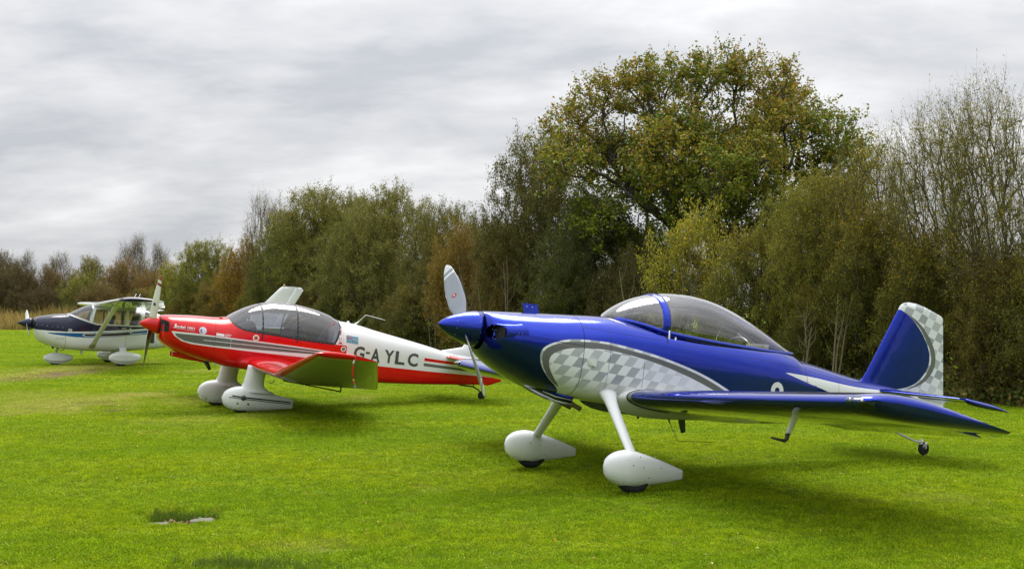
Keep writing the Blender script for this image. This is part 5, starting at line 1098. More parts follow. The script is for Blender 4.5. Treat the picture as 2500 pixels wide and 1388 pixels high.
tub(JO,1.45,3.2,.43,-.42,.0,M_panel)
b=MB(); R=[]
for x in np.linspace(1.42,1.80,5): R.append([(x,y,.235-.15*(abs(y)/.42)**2.2) for y in np.linspace(-.42,.42,11)])
b.grid(np.array(R)); b.grid(np.array([[(1.80,y,.235-.15*(abs(y)/.42)**2.2) for y in np.linspace(-.42,.42,11)],[(1.84,y,-.1) for y in np.linspace(-.42,.42,11)]])); JO.part('instrument_panel',b.mesh('instrument_panel',M_panel))
for sy in (-.22,.22):
    b=MB(); R=[]
    for q in np.linspace(0,1,8):
        w_=.19*(1-.25*q**3); x_=2.42+.14*q; z_=-.3+.56*q; R.append([(x_-.03,sy-w_,z_),(x_-.04,sy,z_),(x_-.03,sy+w_,z_),(x_+.03,sy+w_,z_),(x_+.03,sy-w_,z_)])
    b.grid(np.array(R),closed_v=True,cap0=True,cap1=True); JO.part('seat',b.mesh('seat',M_seat))
    b=MB()
    for dy in (-.05,.05): b.tube([(2.40,sy+dy,.0),(2.49,sy+dy,.22),(2.56,sy+dy*.8,.34),(2.72,sy+dy*.5,.40)],.012,6)
    JO.part('harness',b.mesh('harness',simple('tan_webbing',(.35,.20,.08),.8)))
b=MB(); th=np.linspace(.0,math.pi/2,14); 
for sd in (-1,1):
    pts=[(2.93+.27*math.sin(t)*1.0,.30+.05*math.cos(t),0) for t in th]
    ar=np.array([(2.90+.02,sd*.455,.02),(2.93,sd*.44,.14),(3.0,sd*.41,.26),(3.08,sd*.37,.34),(3.13,sd*.35,.37)]); b.tube(ar,.007,6)
b.tube([(3.19,-.47,.05),(3.22,-.44,.2),(3.24,-.36,.33)],.006,6); JO.part('red_inner_frame',b.mesh('red_inner_frame',M_dred))
# spinner
b=MB(); b.lathe([(0,.004),(.02,.028),(.06,.055),(.12,.086),(.19,.115),(.25,.135),(.292,.147)],'x',36); jsp=JO.part('spinner',b.mesh('spinner',M_red))
b=MB(); b.lathe([(.293,.138),(.312,.138)],'x',36); JO.part('spinner_gap',b.mesh('spinner_gap',M_seam))
jb=NB('white_blade_paint'); rd=jb.attr('rad'); r1=jb.math('MULTIPLY',jb.gt(rd,.655),jb.math('SUBTRACT',1.0,jb.gt(rd,.70))); r2=jb.gt(rd,.745); cc_=jb.mix(jb.math('MAXIMUM',r1,r2),(.70,.70,.66),(.25,.02,.02)); cc_=jb.mix(jb.gt(jb.attr('front'),-.25,.05),(.05,.04,.03),cc_); M_jb=paint_finish2(jb,cc_,.35)
for ph in (-.287,-.287+math.pi):
    bl_=JO.part('propeller_blade',blade_mesh('propeller_blade',.821,.10,ph,[.13,.15,.155,.145,.115,.085,.03],.192,[M_jb],pitch0=48,pitch1=20,thick=.13))
    if ph>-1 and ph<0:
        d=np.array([0,math.sin(ph),math.cos(ph)]); t=np.array([0,math.cos(ph),-math.sin(ph)]); be=math.radians(48-28*.35**.6); fx=np.array([-1,0,0]); ch=t*math.cos(be)+fx*math.sin(be); nr=fx*math.cos(be)-t*math.sin(be); c0=np.array([.192,0,0])+d*.34+nr*.018
        th=np.linspace(0,2*math.pi,20,endpoint=False); b=MB(); b.put(np.vstack([c0+.028*(np.outer(np.cos(th),d)+np.outer(np.sin(th),ch)),c0+nr*.001]),[(i,(i+1)%20,20) for i in range(20)]); JO.part('maker_badge',b.mesh('maker_badge',M_dblue,False),bl_)
# inlets
for sd in (-1,1):
    b=MB(); P=[(.3095,sd*.165,.10),(.3095,sd*.165,-.085),(.345,sd*.305,-.075),(.345,sd*.30,.085)]
    # dark opening curving round the cowl corner
    g=[];n=8
    for u_ in np.linspace(0,1,n):
        x_=.314+.055*u_**1.6; col_=[]
        for z_ in np.linspace(-.085,.105,7): col_.append((x_-.006,sd*((.16+.17*u_)+.0),z_*(1-.1*u_)))
        g.append(col_)
    g=np.array(g); 
    b.grid(g); JO.part('air_inlet',b.mesh('air_inlet',M_dark,False),jc)
    b=MB(); xx=np.linspace(.32,.385,6)
    for x_ in xx[1:]:
        pass
    quad(b,JH,.335,-.08,.40,.085,sd,.004,0,8,8); JO.part('inlet_side',b.mesh('inlet_side',M_dark,False),jc)
    for k in range(3):
        b=MB(); x_=.345+.018*k; b.box((x_,sd*(float(JH.y_at(np.array([x_]),np.array([0.]))[0])+.002),.0),(.004,.012,.15)); JO.part('cylinder_fin',b.mesh('cylinder_fin',M_steel,False),jc)
b=MB(); ring_strip(b,JH,JSEAM,.003); JO.part('firewall_seam',b.mesh('firewall_seam',M_seam,False),jf)
b=MB(); P=[(.56,-.40,-.475,.085),(.75,-.43,-.50,.10),(.95,-.46,-.515,.10),(1.10,-.49,-.53,.09)]; R=[]
for x,zt_,zb_,w_ in P: R.append([(x,-w_,zt_),(x,-w_,zb_+.015),(x,-w_+.015,zb_),(x,w_-.015,zb_),(x,w_,zb_+.015),(x,w_,zt_)])
b.grid(np.array(R),cap1=True); b.put([(.575,-.085,-.40),(.575,-.085,-.475),(.575,.085,-.475),(.575,.085,-.40)],[(0,1,2,3)]); JO.part('carburettor_scoop',b.mesh('carburettor_scoop',M_red,False),jc)
b=MB(); b.tube([(1.10,-.10,-.50),(1.15,-.10,-.56),(1.19,-.10,-.63)],[.035,.032,.026],12); JO.part('exhaust_pipe',b.mesh('exhaust_pipe',M_steel),jc)
b=MB(); b.lathe([(.0,.03),(.012,.026),(.02,.01)],'z',16,(1.26,-.12,.222)); JO.part('fuel_cap',b.mesh('fuel_cap',M_red),jf)
# wing
JI=math.radians(4.03); jst=[(.45,1.66,-.441,1.684,JI,.145),(1.3,1.661,-.441,1.684,JI,.145),(2.10,1.662,-.441,1.684,JI,.145),(2.2,1.656,-.431,1.66,JI*.97,.143),(2.8,1.62,-.308,1.45,JI*.75,.135),(3.6,1.568,-.135,1.16,JI*.5,.125),(4.28,1.527,.008,.925,JI*.32,.11)]
jtip=[(4.28,1.527,.008,.925,JI*.32,.11),(4.34,1.527,.021,.915,JI*.3,.10),(4.385,1.535,.031,.895,JI*.3,.07),(4.40,1.55,.034,.865,JI*.3,.03)]
jw=NB('red_wing_livery'); cf=jw.attr('cf'); spn=jw.attr('sp'); redc=jw.math('MAXIMUM',jw.gt(cf,-.055,.003),jw.gt(spn,4.335,.004)); lim=jw.math('MULTIPLY',jw.gt(cf,.62,.004),jw.gt(spn,2.2,.01)); redc=jw.math('MULTIPLY',redc,jw.math('SUBTRACT',1.0,lim)); rib=jw.math('LESS_THAN',jw.math('FRACT',jw.math('MULTIPLY',spn,3.1)),.05); spar=jw.math('LESS_THAN',jw.math('ABSOLUTE',jw.math('ADD',cf,.30)),.006); under_c=jw.mix(jw.math('MULTIPLY',jw.math('MAXIMUM',rib,spar),.22),(.44,.45,.44),(.15,.15,.14)); M_jw=paint_finish2(jw,jw.mix(redc,under_c,RED),.28)
af=lambda y:.775+(.60-.775)*np.clip((y-2.15)/2.2,0,1)
def wing_var(name,st,mats,f0f,f1f,side,n=16,drop=0.,gap=0.):
    rings=[];cfs=[];sp=[]
    for (y,xl,z,c,inc_,t) in st:
        f0=f0f(y);f1=f1f(y); L_,cf_=foil(t,f0+(gap if f0>0 else 0),f1,n); X=L_[:,0]*c; Zl=L_[:,1]*c
        if drop: h=f0*c; X,Zl=h+(X-h)*math.cos(drop)+Zl*math.sin(drop),Zl*math.cos(drop)-(X-h)*math.sin(drop)
        rings.append(np.c_[xl+X*math.cos(inc_)+Zl*math.sin(inc_),np.full(len(X),side*y),z-X*math.sin(inc_)+Zl*math.cos(inc_)]); cfs.append(cf_); sp.append(np.full(len(X),y))
    b=MB(); b.grid(np.array(rings),closed_v=True,cap0=True,cap1=True); me=mesh_from(name,b.V[0],b.F,mats); attr(me,'cf',np.concatenate(cfs)); attr(me,'sp',np.concatenate(sp))
    import bmesh
    bm=bmesh.new(); bm.from_mesh(me); bmesh.ops.recalc_face_normals(bm,faces=bm.faces); bm.to_mesh(me); bm.free(); me.set_sharp_from_angle(angle=math.radians(35)); return me
for sd in (-1,1):
    inn=[s_ for s_ in jst if s_[0]<=2.15]; inn.append(lerp_st(jst,2.15)); out=[lerp_st(jst,2.15)]+[s_ for s_ in jst if s_[0]>2.15]
    w_=JO.part('wing',wing_var('wing',sorted(inn),[M_jw],lambda y:0.,lambda y:1.,sd,24))
    JO.part('outer_wing_panel',wing_var('outer_wing_panel',out,[M_jw],lambda y:0.,af,sd,24),w_)
    JO.part('wing_tip',wing_var('wing_tip',jtip,[M_jw],lambda y:0.,af,sd,24),w_)
    JO.part('aileron',wing_var('aileron',[lerp_st(jst,2.22)]+[s_ for s_ in jst if s_[0]>2.3][:-1]+[lerp_st(jst,4.27),(4.36,1.53,.025,.905,JI*.3,.09)],[M_jw],af,lambda y:1.,sd,8,drop=.03,gap=.022),w_)
    b=MB()
    for y_,q in ((2.5,1),(4.1,1)):
        a_=lerp_st(jst,y_); f=float(af(y_)); X=f*a_[3]; b.box((a_[1]+X+.01,sd*y_,a_[2]-X*math.sin(a_[4])-.035),(.03,.02,.03))
    JO.part('aileron_hinge',b.mesh('aileron_hinge',M_lamp,False),w_)
    b=MB(); b.tube([(1.83,sd*2.1,-.545),(2.75,sd*2.1,-.635)],.010,6); b.tube([(1.83,sd*2.1,-.50),(1.83,sd*2.1,-.55)],.012,6); b.tube([(2.75,sd*2.1,-.56),(2.75,sd*2.1,-.64)],.012,6); JO.part('under_wing_rod',b.mesh('under_wing_rod',M_black),w_)
    b=MB(); b.tube([(1.74,sd*1.9,-.56),(1.74,sd*1.9,-.60),(1.70,sd*1.9,-.615),(1.66,sd*1.9,-.605)],.006,6); JO.part('tie_down_hook',b.mesh('tie_down_hook',M_steel),w_)
    # root fillet
    b=MB(); R=[]; L_,_=foil(.145,0,.99,26)
    for yy,k,dx in ((.44,1.25,-.13),(.50,1.15,-.08),(.56,1.05,-.03),(.60,1.0,.0)):
        X=L_[:,0]*(1.684-dx); R.append(np.c_[1.66+dx+X*math.cos(JI)+.0,np.full(len(X),sd*yy),-.441-X*math.sin(JI)+L_[:,1]*1.684*k])
    b.grid(np.array(R),closed_v=True); JO.part('wing_root_fairing',b.mesh('wing_root_fairing',M_red),w_)
# tail
jfat=dict(red=lambda Q:-.302-.02*(Q[:,0]-6.2)-Q[:,1])
M_jf=livery('white_fin_livery',[('red',RED)])
JO.part('fin',fin_mesh('fin',[(z,float(np.interp(z,[-.2,.05,.11,.18,.55,.72],[5.0,5.15,5.40,5.69,5.95,6.08])),6.17,.07*min(1,max(.2,(6.17-float(np.interp(z,[-.2,.05,.11,.18,.55,.72],[5.0,5.15,5.40,5.69,5.95,6.08])))/.4))) for z in np.r_[-.2,.05,.09,.11,.14,.16,.18,np.linspace(.22,.72,8)]],[M_jf],attrs=jfat))
JO.part('rudder',fin_mesh('rudder',[(z,6.178,float(np.interp(z,[-.46,-.42,-.353,-.30,-.15,.2,.6,.72],[6.30,6.42,6.59,6.56,6.50,6.52,6.50,6.36])),.05) for z in np.linspace(-.46,.72,26)],[M_jf],attrs=jfat))
js=NB('tailplane_livery'); M_js=paint_finish2(js,js.mix(js.math('MAXIMUM',js.math('MULTIPLY',js.gt(js.attr('cf'),-.07),js.math('SUBTRACT',1.0,js.gt(js.attr('cf'),.10))),js.gt(js.attr('sp'),1.42)),(.70,.71,.72),(.55,.03,.035)),.25)
for sd in (-1,1): JO.part('tailplane',wing_mesh('tailplane',[(.10,5.33,-.015,.85,-.02,.09),(.8,5.36,-.015,.80,-.02,.09),(1.35,5.40,-.015,.70,-.02,.085),(1.46,5.46,-.015,.58,-.02,.06)],[M_js],0,1,sd,16))
# legs, spats, wheels
for sd in (-1,1):
    wc=JO.ground(1.60,sd*.83,.19)
    o_=-.075 if sd>0 else 0.
    b=MB(); tapered_leg(b,(1.75,sd*.80,-.46),(1.70,wc[1],-.90+o_),.31,.34,.14,.17,12,20,.0); R=[]
    lg=JO.part('landing_leg',b.mesh('landing_leg',M_white))
    P=teardrop((1.585,wc[1],-1.000+o_),1.17,.27,.42,n=36,m=30,fine=1.05,front=.28,zt_tail=-.01,tail_h=.34,tail_w=.10)
    P[:,:,2]=np.maximum(P[:,:,2],-1.175+o_+(P[:,:,0]-1.585)*.02); b=MB(); b.grid(P,closed_v=True,cap0=True,cap1=True); sp_=JO.part('wheel_fairing',b.mesh('wheel_fairing',M_spat2))
    # blend between leg and spat
    b=MB(); R=[]
    for q,(cx,cw,ty,zz) in enumerate(((1.70,.34,.15,-.74),(1.70,.37,.165,-.79),(1.71,.45,.19,-.83),(1.73,.60,.225,-.868))):
        a=np.linspace(0,2*math.pi,22,endpoint=False); u_=np.cos(a)*.5; u_=np.where(u_>0,u_*1.25,u_*.8); R.append(np.c_[cx+u_*cw,wc[1]+np.sin(a)*.5*ty,np.full(22,zz+o_)])
    b.grid(np.array(R),closed_v=True); JO.part('leg_fillet',b.mesh('leg_fillet',M_white),lg)
    t_,h_=wheel_meshes(wc,.19,.13); wh=JO.part('wheel',h_.mesh('wheel',M_metal)); JO.part('tyre',t_.mesh('tyre',M_tyre),wh)
    if sd<0:
        y_=wc[1]-.137
        def pin(x0,z0,x1,z1,w,yf):
            b=MB(); n=14; A=[]
            for q in np.linspace(0,1,n):
                x=x0+(x1-x0)*q; z=z0+(z1-z0)*q; i=int(np.argmin(np.abs(P[:,0,0]-x))); ring=P[i]; c=ring[ring[:,1]<wc[1]]; yy=float(np.interp(z,np.sort(c[:,2]),c[np.argsort(c[:,2]),1])); A.append([(x,yy-.004,z+w/2),(x,yy-.004,z-w/2)])
            b.grid(np.array(A)); return b
        JO.part('pinstripe',pin(1.34,-.945,2.38,-.985,.020,0).mesh('pinstripe',M_black,False),sp_); JO.part('pinstripe',pin(1.35,-.972,2.38,-1.014,.011,0).mesh('pinstripe',M_black,False),sp_)
        b=MB(); b.lathe([(-.142,.001),(-.142,.040),(-.13,.042)],'y',20,(1.57,wc[1],-.965)); JO.part('hub_cover',b.mesh('hub_cover',M_pg),sp_)
        for x_,z_ in ((1.49,-1.058),(1.66,-1.058)):
            b=MB(); b.lathe([(-.134,.001),(-.134,.014),(-.12,.015)],'y',14,(x_,wc[1],z_)); JO.part('spat_hole',b.mesh('spat_hole',M_dark),sp_)
tw=JO.ground(6.283,0,.078)
b=MB(); b.tube([(5.62,0,-.475),(5.80,0,-.50),(6.0,0,-.505),(6.12,0,-.55),(6.22,0,-.63),(tw[0]-.03,0,tw[2]+.085)],[.014,.014,.014,.013,.012,.012],8); b.tube([(tw[0]-.03,0,tw[2]+.085),(tw[0]-.03,-.03,tw[2]+.07),(tw[0],-.032,tw[2])],.009,6); b.tube([(6.02,0,-.50),(6.03,0,-.30)],.010,6); JO.part('tail_spring',b.mesh('tail_spring',M_black))
t_,h_=wheel_meshes(tw,.078,.045); wh=JO.part('tail_wheel',h_.mesh('tail_wheel',M_steel)); JO.part('tyre',t_.mesh('tyre',M_tyre),wh)
# aerial, registration, name, badges
b=MB(); b.tube([(3.60,0,.365),(3.68,0,.43)],[.02,.006],8); b.tube([(3.66,0,.42),(3.79,0,.553),(4.15,0,.504)],.0045,6); JO.part('wire_aerial',b.mesh('wire_aerial',M_pw))
b=MB(); b.lathe([(0,.03),(.02,.025),(.03,.01)],'z',14,(3.47,-.03,.385)); JO.part('vent_cap',b.mesh('vent_cap',M_white))
for ch,x0,x1,zt_,zb_ in (('G',3.485,3.685,.022,-.213),('-',3.71,3.786,-.058,-.096),('A',3.806,3.990,.012,-.228),('Y',4.070,4.258,.010,-.217),('L',4.287,4.479,.006,-.225),('C',4.538,4.746,-.003,-.237)):
    text_on(JO,JH,ch,x0,zb_+.004,x1,zt_,M_pg,shear=-.02,bold=.028,name='registration_letter',parent=jf)
text_on(JO,JH,'J',.452,-.004,.505,.060,M_pw,bold=.02,name='name_lettering',parent=jc); text_on(JO,JH,'odel',.508,.006,.640,.046,M_pw,bold=.03,name='name_lettering',parent=jc,shear=-.02)
text_on(JO,JH,'1051',.675,.004,.786,.040,M_pw,bold=.03,name='name_lettering',parent=jc,shear=-.02); text_on(JO,JH,'Special',.665,-.024,.786,-.008,M_pw,bold=.02,name='name_lettering',parent=jc,shear=-.02)
b=MB(); strip(b,JH,(.50,-.010),(.65,-.015),.005,-1,.003); b2=MB(); strip(b2,JH,(.945,-.146),(3.33,-.152),.009,-1,.003); JO.part('white_pinstripe',b2.mesh('white_pinstripe',M_pw,False),jf); JO.part('underline',b.mesh('underline',M_pw,False),jc)
b=MB(); blob(b,JH,.92,.002,.060,-1,28,.0030); JO.part('round_badge',b.mesh('round_badge',simple('pale_badge',(.6,.62,.75),.4),False),jc)
b=MB(); blob(b,JH,.895,.012,.014,-1,10,.0045); blob(b,JH,.885,-.012,.010,-1,10,.0045); blob(b,JH,.905,-.028,.012,-1,10,.0045); JO.part('badge_print',b.mesh('badge_print',M_dblue,False),jc)
b=MB(); quad(b,JH,1.135,-.050,1.262,-.012,-1,.003,-.04); JO.part('data_plate',b.mesh('data_plate',M_pw,False),jf)
text_on(JO,JH,'AVGAS',1.273,-.032,1.375,-.012,M_pw,bold=.03,name='fuel_lettering',parent=jf); text_on(JO,JH,'100 LL',1.273,-.060,1.365,-.040,M_pw,bold=.03,name='fuel_lettering',parent=jf)
for x_,z_,r_ in ((1.772,-.022,.052),(3.284,-.052,.045)):
    b=MB(); blob(b,JH,x_,z_,r_,-1,24,.003); rb=JO.part('club_badge',b.mesh('club_badge',M_pw,False),jf)
    b=MB(); blob(b,JH,x_,z_,r_*.66,-1,20,.0045); JO.part('badge_centre',b.mesh('badge_centre',M_pgreen if x_>3 else M_gold,False),jf)
    b=MB(); blob(b,JH,x_,z_,r_*.30,-1,12,.006); JO.part('badge_heart',b.mesh('badge_heart',M_gold if x_>3 else M_dred,False),jf)
# ensign with union canton
fx0,fx1,fz0,fz1=3.325,3.545,.062,.182; sh=-.06
def fq(u0,v0,u1,v1,m,off,nm='flag_print'):
    b=MB(); quad(b,JH,fx0+(fx1-fx0)*u0,fz0+(fz1-fz0)*v0,fx0+(fx1-fx0)*u1,fz0+(fz1-fz0)*v1,-1,off,sh,4,3)
    # keep the shear common to the whole flag
    for V in b.V: V[:,2]+=sh*((fx1-fx0)*u0)
    return JO.part(nm,b.mesh(nm,m,False),jf)
fq(0,0,1,1,M_lblue,.003,'flag_field'); fq(0,.44,1,.62,M_pw,.0042); fq(.46,0,.57,1,M_pw,.0042); fq(0,.48,1,.58,M_dblue,.0052); fq(.485,0,.545,1,M_dblue,.0052)
fq(0,.62,.46,1,M_dblue,.0056); fq(0,.76,.46,.87,M_pw,.0064); fq(.19,.62,.28,1,M_pw,.0064); fq(0,.79,.46,.84,M_dred,.0072); fq(.215,.62,.255,1,M_dred,.0072)
b=MB(); blob(b,JH,3.215,.105,.026,-1,20,.004); JO.part('filler_cap',b.mesh('filler_cap',M_steel,False),jf); b=MB(); blob(b,JH,3.215,.105,.019,-1,20,.006); JO.part('cap_centre',b.mesh('cap_centre',M_pw,False),jf); b=MB(); quad(b,JH,3.19,.03,3.25,.055,-1,.004,-.03); JO.part('red_placard',b.mesh('red_placard',M_dred,False),jf)
# ============ the white and navy high wing aeroplane ============
CE=Plane('white_aeroplane','white and navy high wing aeroplane with blue side stripe and nosewheel, leftmost of the three',pose(-14.1227,35.0596,1.2421,.4347,.0454,-.007),2.5)
rows=[list(r) for r in CE_HULL.r if not (1.3<r[0]<3.9)]
rows+= [[1.35,.325,-.722,.55,-.22,2.6,4],[1.6,.44,-.73,.56,-.15,2.8,5],[1.84,.560,-.735,.57,-.12,3.2,5],[2.02,.595,-.74,.575,-.1,3.6,5],[2.5,.60,-.742,.575,-.1,3.8,5],[3.0,.60,-.71,.56,-.1,3.6,5],[3.4,.565,-.675,.53,-.1,3,5],[3.8,.46,-.63,.48,-.08,2.6,5]]
CH=Hull(sorted(rows))
CS=[(1.36,.303),(1.5,.245),(1.72,.165),(1.95,.09),(2.11,.045),(2.41,.038),(2.87,.034),(3.35,.03),(3.9,.03)]
csill=lambda x: float(np.interp(x,[p[0] for p in CS],[p[1] for p in CS]))
N0=[(.3,-.155),(.43,-.165),(.8,-.19),(1.281,-.203),(1.958,-.175),(2.635,-.118),(3.333,-.045),(4.2,.05),(5.5,.17)]
p_nav=np.vstack([N0,[(5.5,.6),(4.2,.10),(3.35,.005),(2.87,.008),(2.41,.012),(2.11,.02),(1.95,.062),(1.72,.137),(1.5,.217),(1.33,.30),(1.3,.9),(.2,.9)]])
p_cb=[(.594,-.245),(1.292,-.238),(1.712,-.232),(2.646,-.177),(3.3,-.10),(4.4,.02),(5.6,.13),(5.6,.05),(4.4,-.09),(3.5,-.20),(3.035,-.25),(2.646,-.300),(1.969,-.352),(1.517,-.348),(1.05,-.30)]
p_cpill=[(1.75,-.285),(1.80,-.255),(2.4,-.225),(3.0,-.16),(3.4,-.10),(4.4,.01),(5.6,.12),(5.6,.06),(4.4,-.07),(3.5,-.17),(2.9,-.245),(2.3,-.295),(1.82,-.315)]
p_cpo=[(1.72,-.285),(1.79,-.242),(2.4,-.212),(3.0,-.147),(3.4,-.087),(3.4,-.19),(2.9,-.258),(2.3,-.308),(1.81,-.328)]
p_c2=[(3.05,-.175),(3.12,-.145),(3.6,-.07),(4.4,.03),(5.6,.135),(5.6,.10),(4.4,-.03),(3.6,-.14),(3.12,-.20)]
p_c2o=[(3.02,-.175),(3.11,-.130),(3.6,-.055),(4.4,.04),(5.6,.145),(5.6,.09),(4.4,-.04),(3.6,-.155),(3.11,-.215)]
cat_=dict(navy=lambda Q,P:sdf(Q,p_nav),blue=lambda Q,P:sdf(Q,p_cb),pillo=lambda Q,P:sdf(Q,p_cpo),pill=lambda Q,P:sdf(Q,p_cpill),p2o=lambda Q,P:sdf(Q,p_c2o),p2=lambda Q,P:sdf(Q,p_c2))
NAVY=(.008,.011,.035); MID=(.005,.10,.30)
M_ce=livery('navy_livery',[('navy',NAVY),('blue',MID),('pillo',WHITE),('pill',(.015,.013,.016)),('p2o',WHITE),('p2',MID)])
cc=CE.part('engine_cowling',hull_mesh('engine_cowling',CH,.432,1.278,60,96,[M_ce],attrs=cat_,cap0=True))
cfu=CE.part('fuselage',hull_slice('fuselage',CH,1.36,3.8,90,csill,False,[M_ce],nth=80,attrs=cat_))
CE.part('firewall_section',hull_mesh('firewall_section',CH,1.282,1.36,4,96,[M_ce],attrs=cat_),cfu)
CE.part('tail_boom',hull_mesh('tail_boom',CH,3.798,7.6,70,80,[M_ce],attrs=cat_,cap0=True,cap1=True),cfu)
rooff=lambda x: min(.47,float(CH.at(np.array([x]))[0])-.05) if x<3.3 else csill(x)+.006+max(0,(.42-csill(x))*(1-(x-3.3)/.28))
roofz=lambda x: min(.50,float(CH.at(np.array([x]))[0])-.03) if x>1.95 else 9
CE.part('cabin_roof',hull_slice('cabin_roof',CH,1.98,3.36,70,rooff,True,[M_white],nth=40),cfu)
CE.part('windscreen',hull_slice('windscreen',CH,1.365,1.985,24,lambda x:csill(x)+.005,True,[M_glass3],nth=40))
CE.part('side_window',hull_slice('side_window',CH,2.0,3.355,40,lambda x:csill(x)+.005,True,[M_glass3],nth=12,zf2=lambda x:rooff(x)),cfu)
CE.part('rear_window',hull_slice('rear_window',CH,3.37,3.8,20,lambda x:csill(x)+.005,True,[M_glass3],nth=40),cfu)
for sd in (-1,1):
    for (a,b2,w_) in (((1.95,.10),(2.06,.52),.07),((2.42,.04),(2.42,.48),.04),((2.96,.03),(2.96,.49),.09),((3.36,.03),(3.42,.48),.10)):
        b=MB(); strip(b,CH,a,b2,w_,sd,.006); CE.part('window_post',b.mesh('window_post',M_white,False),cfu)
    b=side_line(CH,[(1.37,.300),(1.5,.245),(1.72,.165),(1.95,.088),(2.11,.042),(3.5,.026)],.035,.005,sd); CE.part('window_sill',b.mesh('window_sill',M_white,False),cfu)
b=MB(); quad(b,CH,3.45,.03,3.8,.25,-1,.004); quad(b,CH,3.45,.03,3.8,.25,1,.004); CE.part('rear_quarter_panel',b.mesh('rear_quarter_panel',M_white,False),cfu)
tub(CE,1.55,3.75,.50,-.45,.0,M_panel)
b=MB(); b.grid(np.array([[(1.5,y,.21-.1*abs(y)) for y in (-.5,0,.5)],[(1.95,y,.16-.1*abs(y)) for y in (-.5,0,.5)],[(1.97,y,-.2) for y in (-.5,0,.5)]])); CE.part('instrument_panel',b.mesh('instrument_panel',M_panel))
for x0 in (2.45,3.1):
    for sy in (-.26,.26):
        b=MB(); R=[]
        for q in np.linspace(0,1,7): w_=.20*(1-.2*q**3); R.append([(x0+.16*q-.04,sy-w_,-.3+.62*q),(x0+.16*q-.04,sy+w_,-.3+.62*q),(x0+.16*q+.04,sy+w_,-.3+.62*q),(x0+.16*q+.04,sy-w_,-.3+.62*q)])
        b.grid(np.array(R),closed_v=True,cap0=True,cap1=True); CE.part('seat',b.mesh('seat',M_seat))
b=MB(); b.lathe([(0,.004),(.04,.030),(.12,.072),(.22,.112),(.32,.143),(.39,.158)],'x',32); CE.part('spinner',b.mesh('spinner',M_navy))
b=MB(); b.lathe([(.391,.15),(.434,.15)],'x',30); CE.part('spinner_gap',b.mesh('spinner_gap',M_dark))
cb_=NB('metal_blade_paint'); M_cb=paint_finish2(cb_,cb_.mix(cb_.gt(cb_.attr('front'),-.2,.05),(.03,.03,.03),(.72,.72,.74)),.3)
for ph in (1.212,1.212+math.pi): CE.part('propeller_blade',blade_mesh('propeller_blade',1.03,.10,ph,[.10,.14,.165,.165,.14,.10,.04],.283,[M_cb],pitch0=45,pitch1=16,thick=.10))
for sd in (-1,1):
    b=MB(); th=np.linspace(0,2*math.pi,20,endpoint=False); b.put(np.vstack([np.c_[np.full(20,.428)+.03*(np.cos(th)*sd>0)*np.abs(np.cos(th)),sd*(.27+.0)+.09*np.cos(th),.0+.06*np.sin(th)],[[.428,sd*.27,0]]]),[(i,(i+1)%20,20) for i in range(20)]); CE.part('air_inlet',b.mesh('air_inlet',M_dark,False),cc)
    rv=MB()
    for k in range(6):
        x_=.50+k*.14; z_=-.03-.012*k; rv.put(*ico((x_,sd*(float(CH.y_at(np.array([x_]),np.array([z_]))[0])+.004),z_),.012))
    CE.part('screw',rv.mesh('screw',M_rivet,recalc=False),cc)
    for k in range(4):
        b=MB(); strip(b,CH,(1.02+.06*k,-.44),(1.06+.06*k,-.37),.018,sd,.004); CE.part('louvre',b.mesh('louvre',simple('louvre_grey',(.4,.41,.42),.5),False),cc)
b=MB(); blob(b,CH,1.394,-.155,.035,-1,20,.004,rx=.055); CE.part('oval_badge',b.mesh('oval_badge',M_pw,False),cfu); b=MB(); blob(b,CH,1.394,-.155,.018,-1,16,.006,rx=.035); CE.part('badge_centre',b.mesh('badge_centre',M_pg,False),cfu)
b=MB(); ring_strip(b,CH,1.28,.008); CE.part('firewall_seam',b.mesh('firewall_seam',M_seam,False),cfu)
b=MB(); strip(b,CH,(2.96,.02),(2.93,-.60),.006,-1,.003); strip(b,CH,(2.05,.05),(2.10,-.60),.006,-1,.003); CE.part('door_gap',b.mesh('door_gap',M_seam,False),cfu)
b=MB(); strip(b,CH,(2.80,-.052),(2.93,-.052),.02,-1,.01); CE.part('door_handle',b.mesh('door_handle',M_pw,False),cfu); b=MB(); blob(b,CH,3.05,-.052,.02,-1,12,.006); CE.part('door_lock',b.mesh('door_lock',M_pw,False),cfu)
CI=math.radians(2.4); cst=[(0,2.02,.605,1.64,CI,.12),(.6,2.02,.612,1.64,CI,.12),(2.7,2.06,.648,1.60,CI,.12),(4.2,2.09,.675,1.30,CI*.6,.12),(5.32,2.10,.692,1.10,0,.12)]
ctp=[(5.32,2.10,.692,1.10,0,.12),(5.40,2.105,.692,1.09,0,.11),(5.45,2.12,.690,1.07,0,.085),(5.475,2.15,.688,1.03,0,.04)]
cw=NB('white_wing_livery'); tipc=cw.math('MULTIPLY',cw.gt(cw.attr('sp'),5.20,.03),cw.math('SUBTRACT',1.0,cw.gt(cw.math('ABSOLUTE',cw.attr('cf')),.80,.01))); M_cw=paint_finish2(cw,cw.mix(tipc,(.68,.69,.68),NAVY),.3)
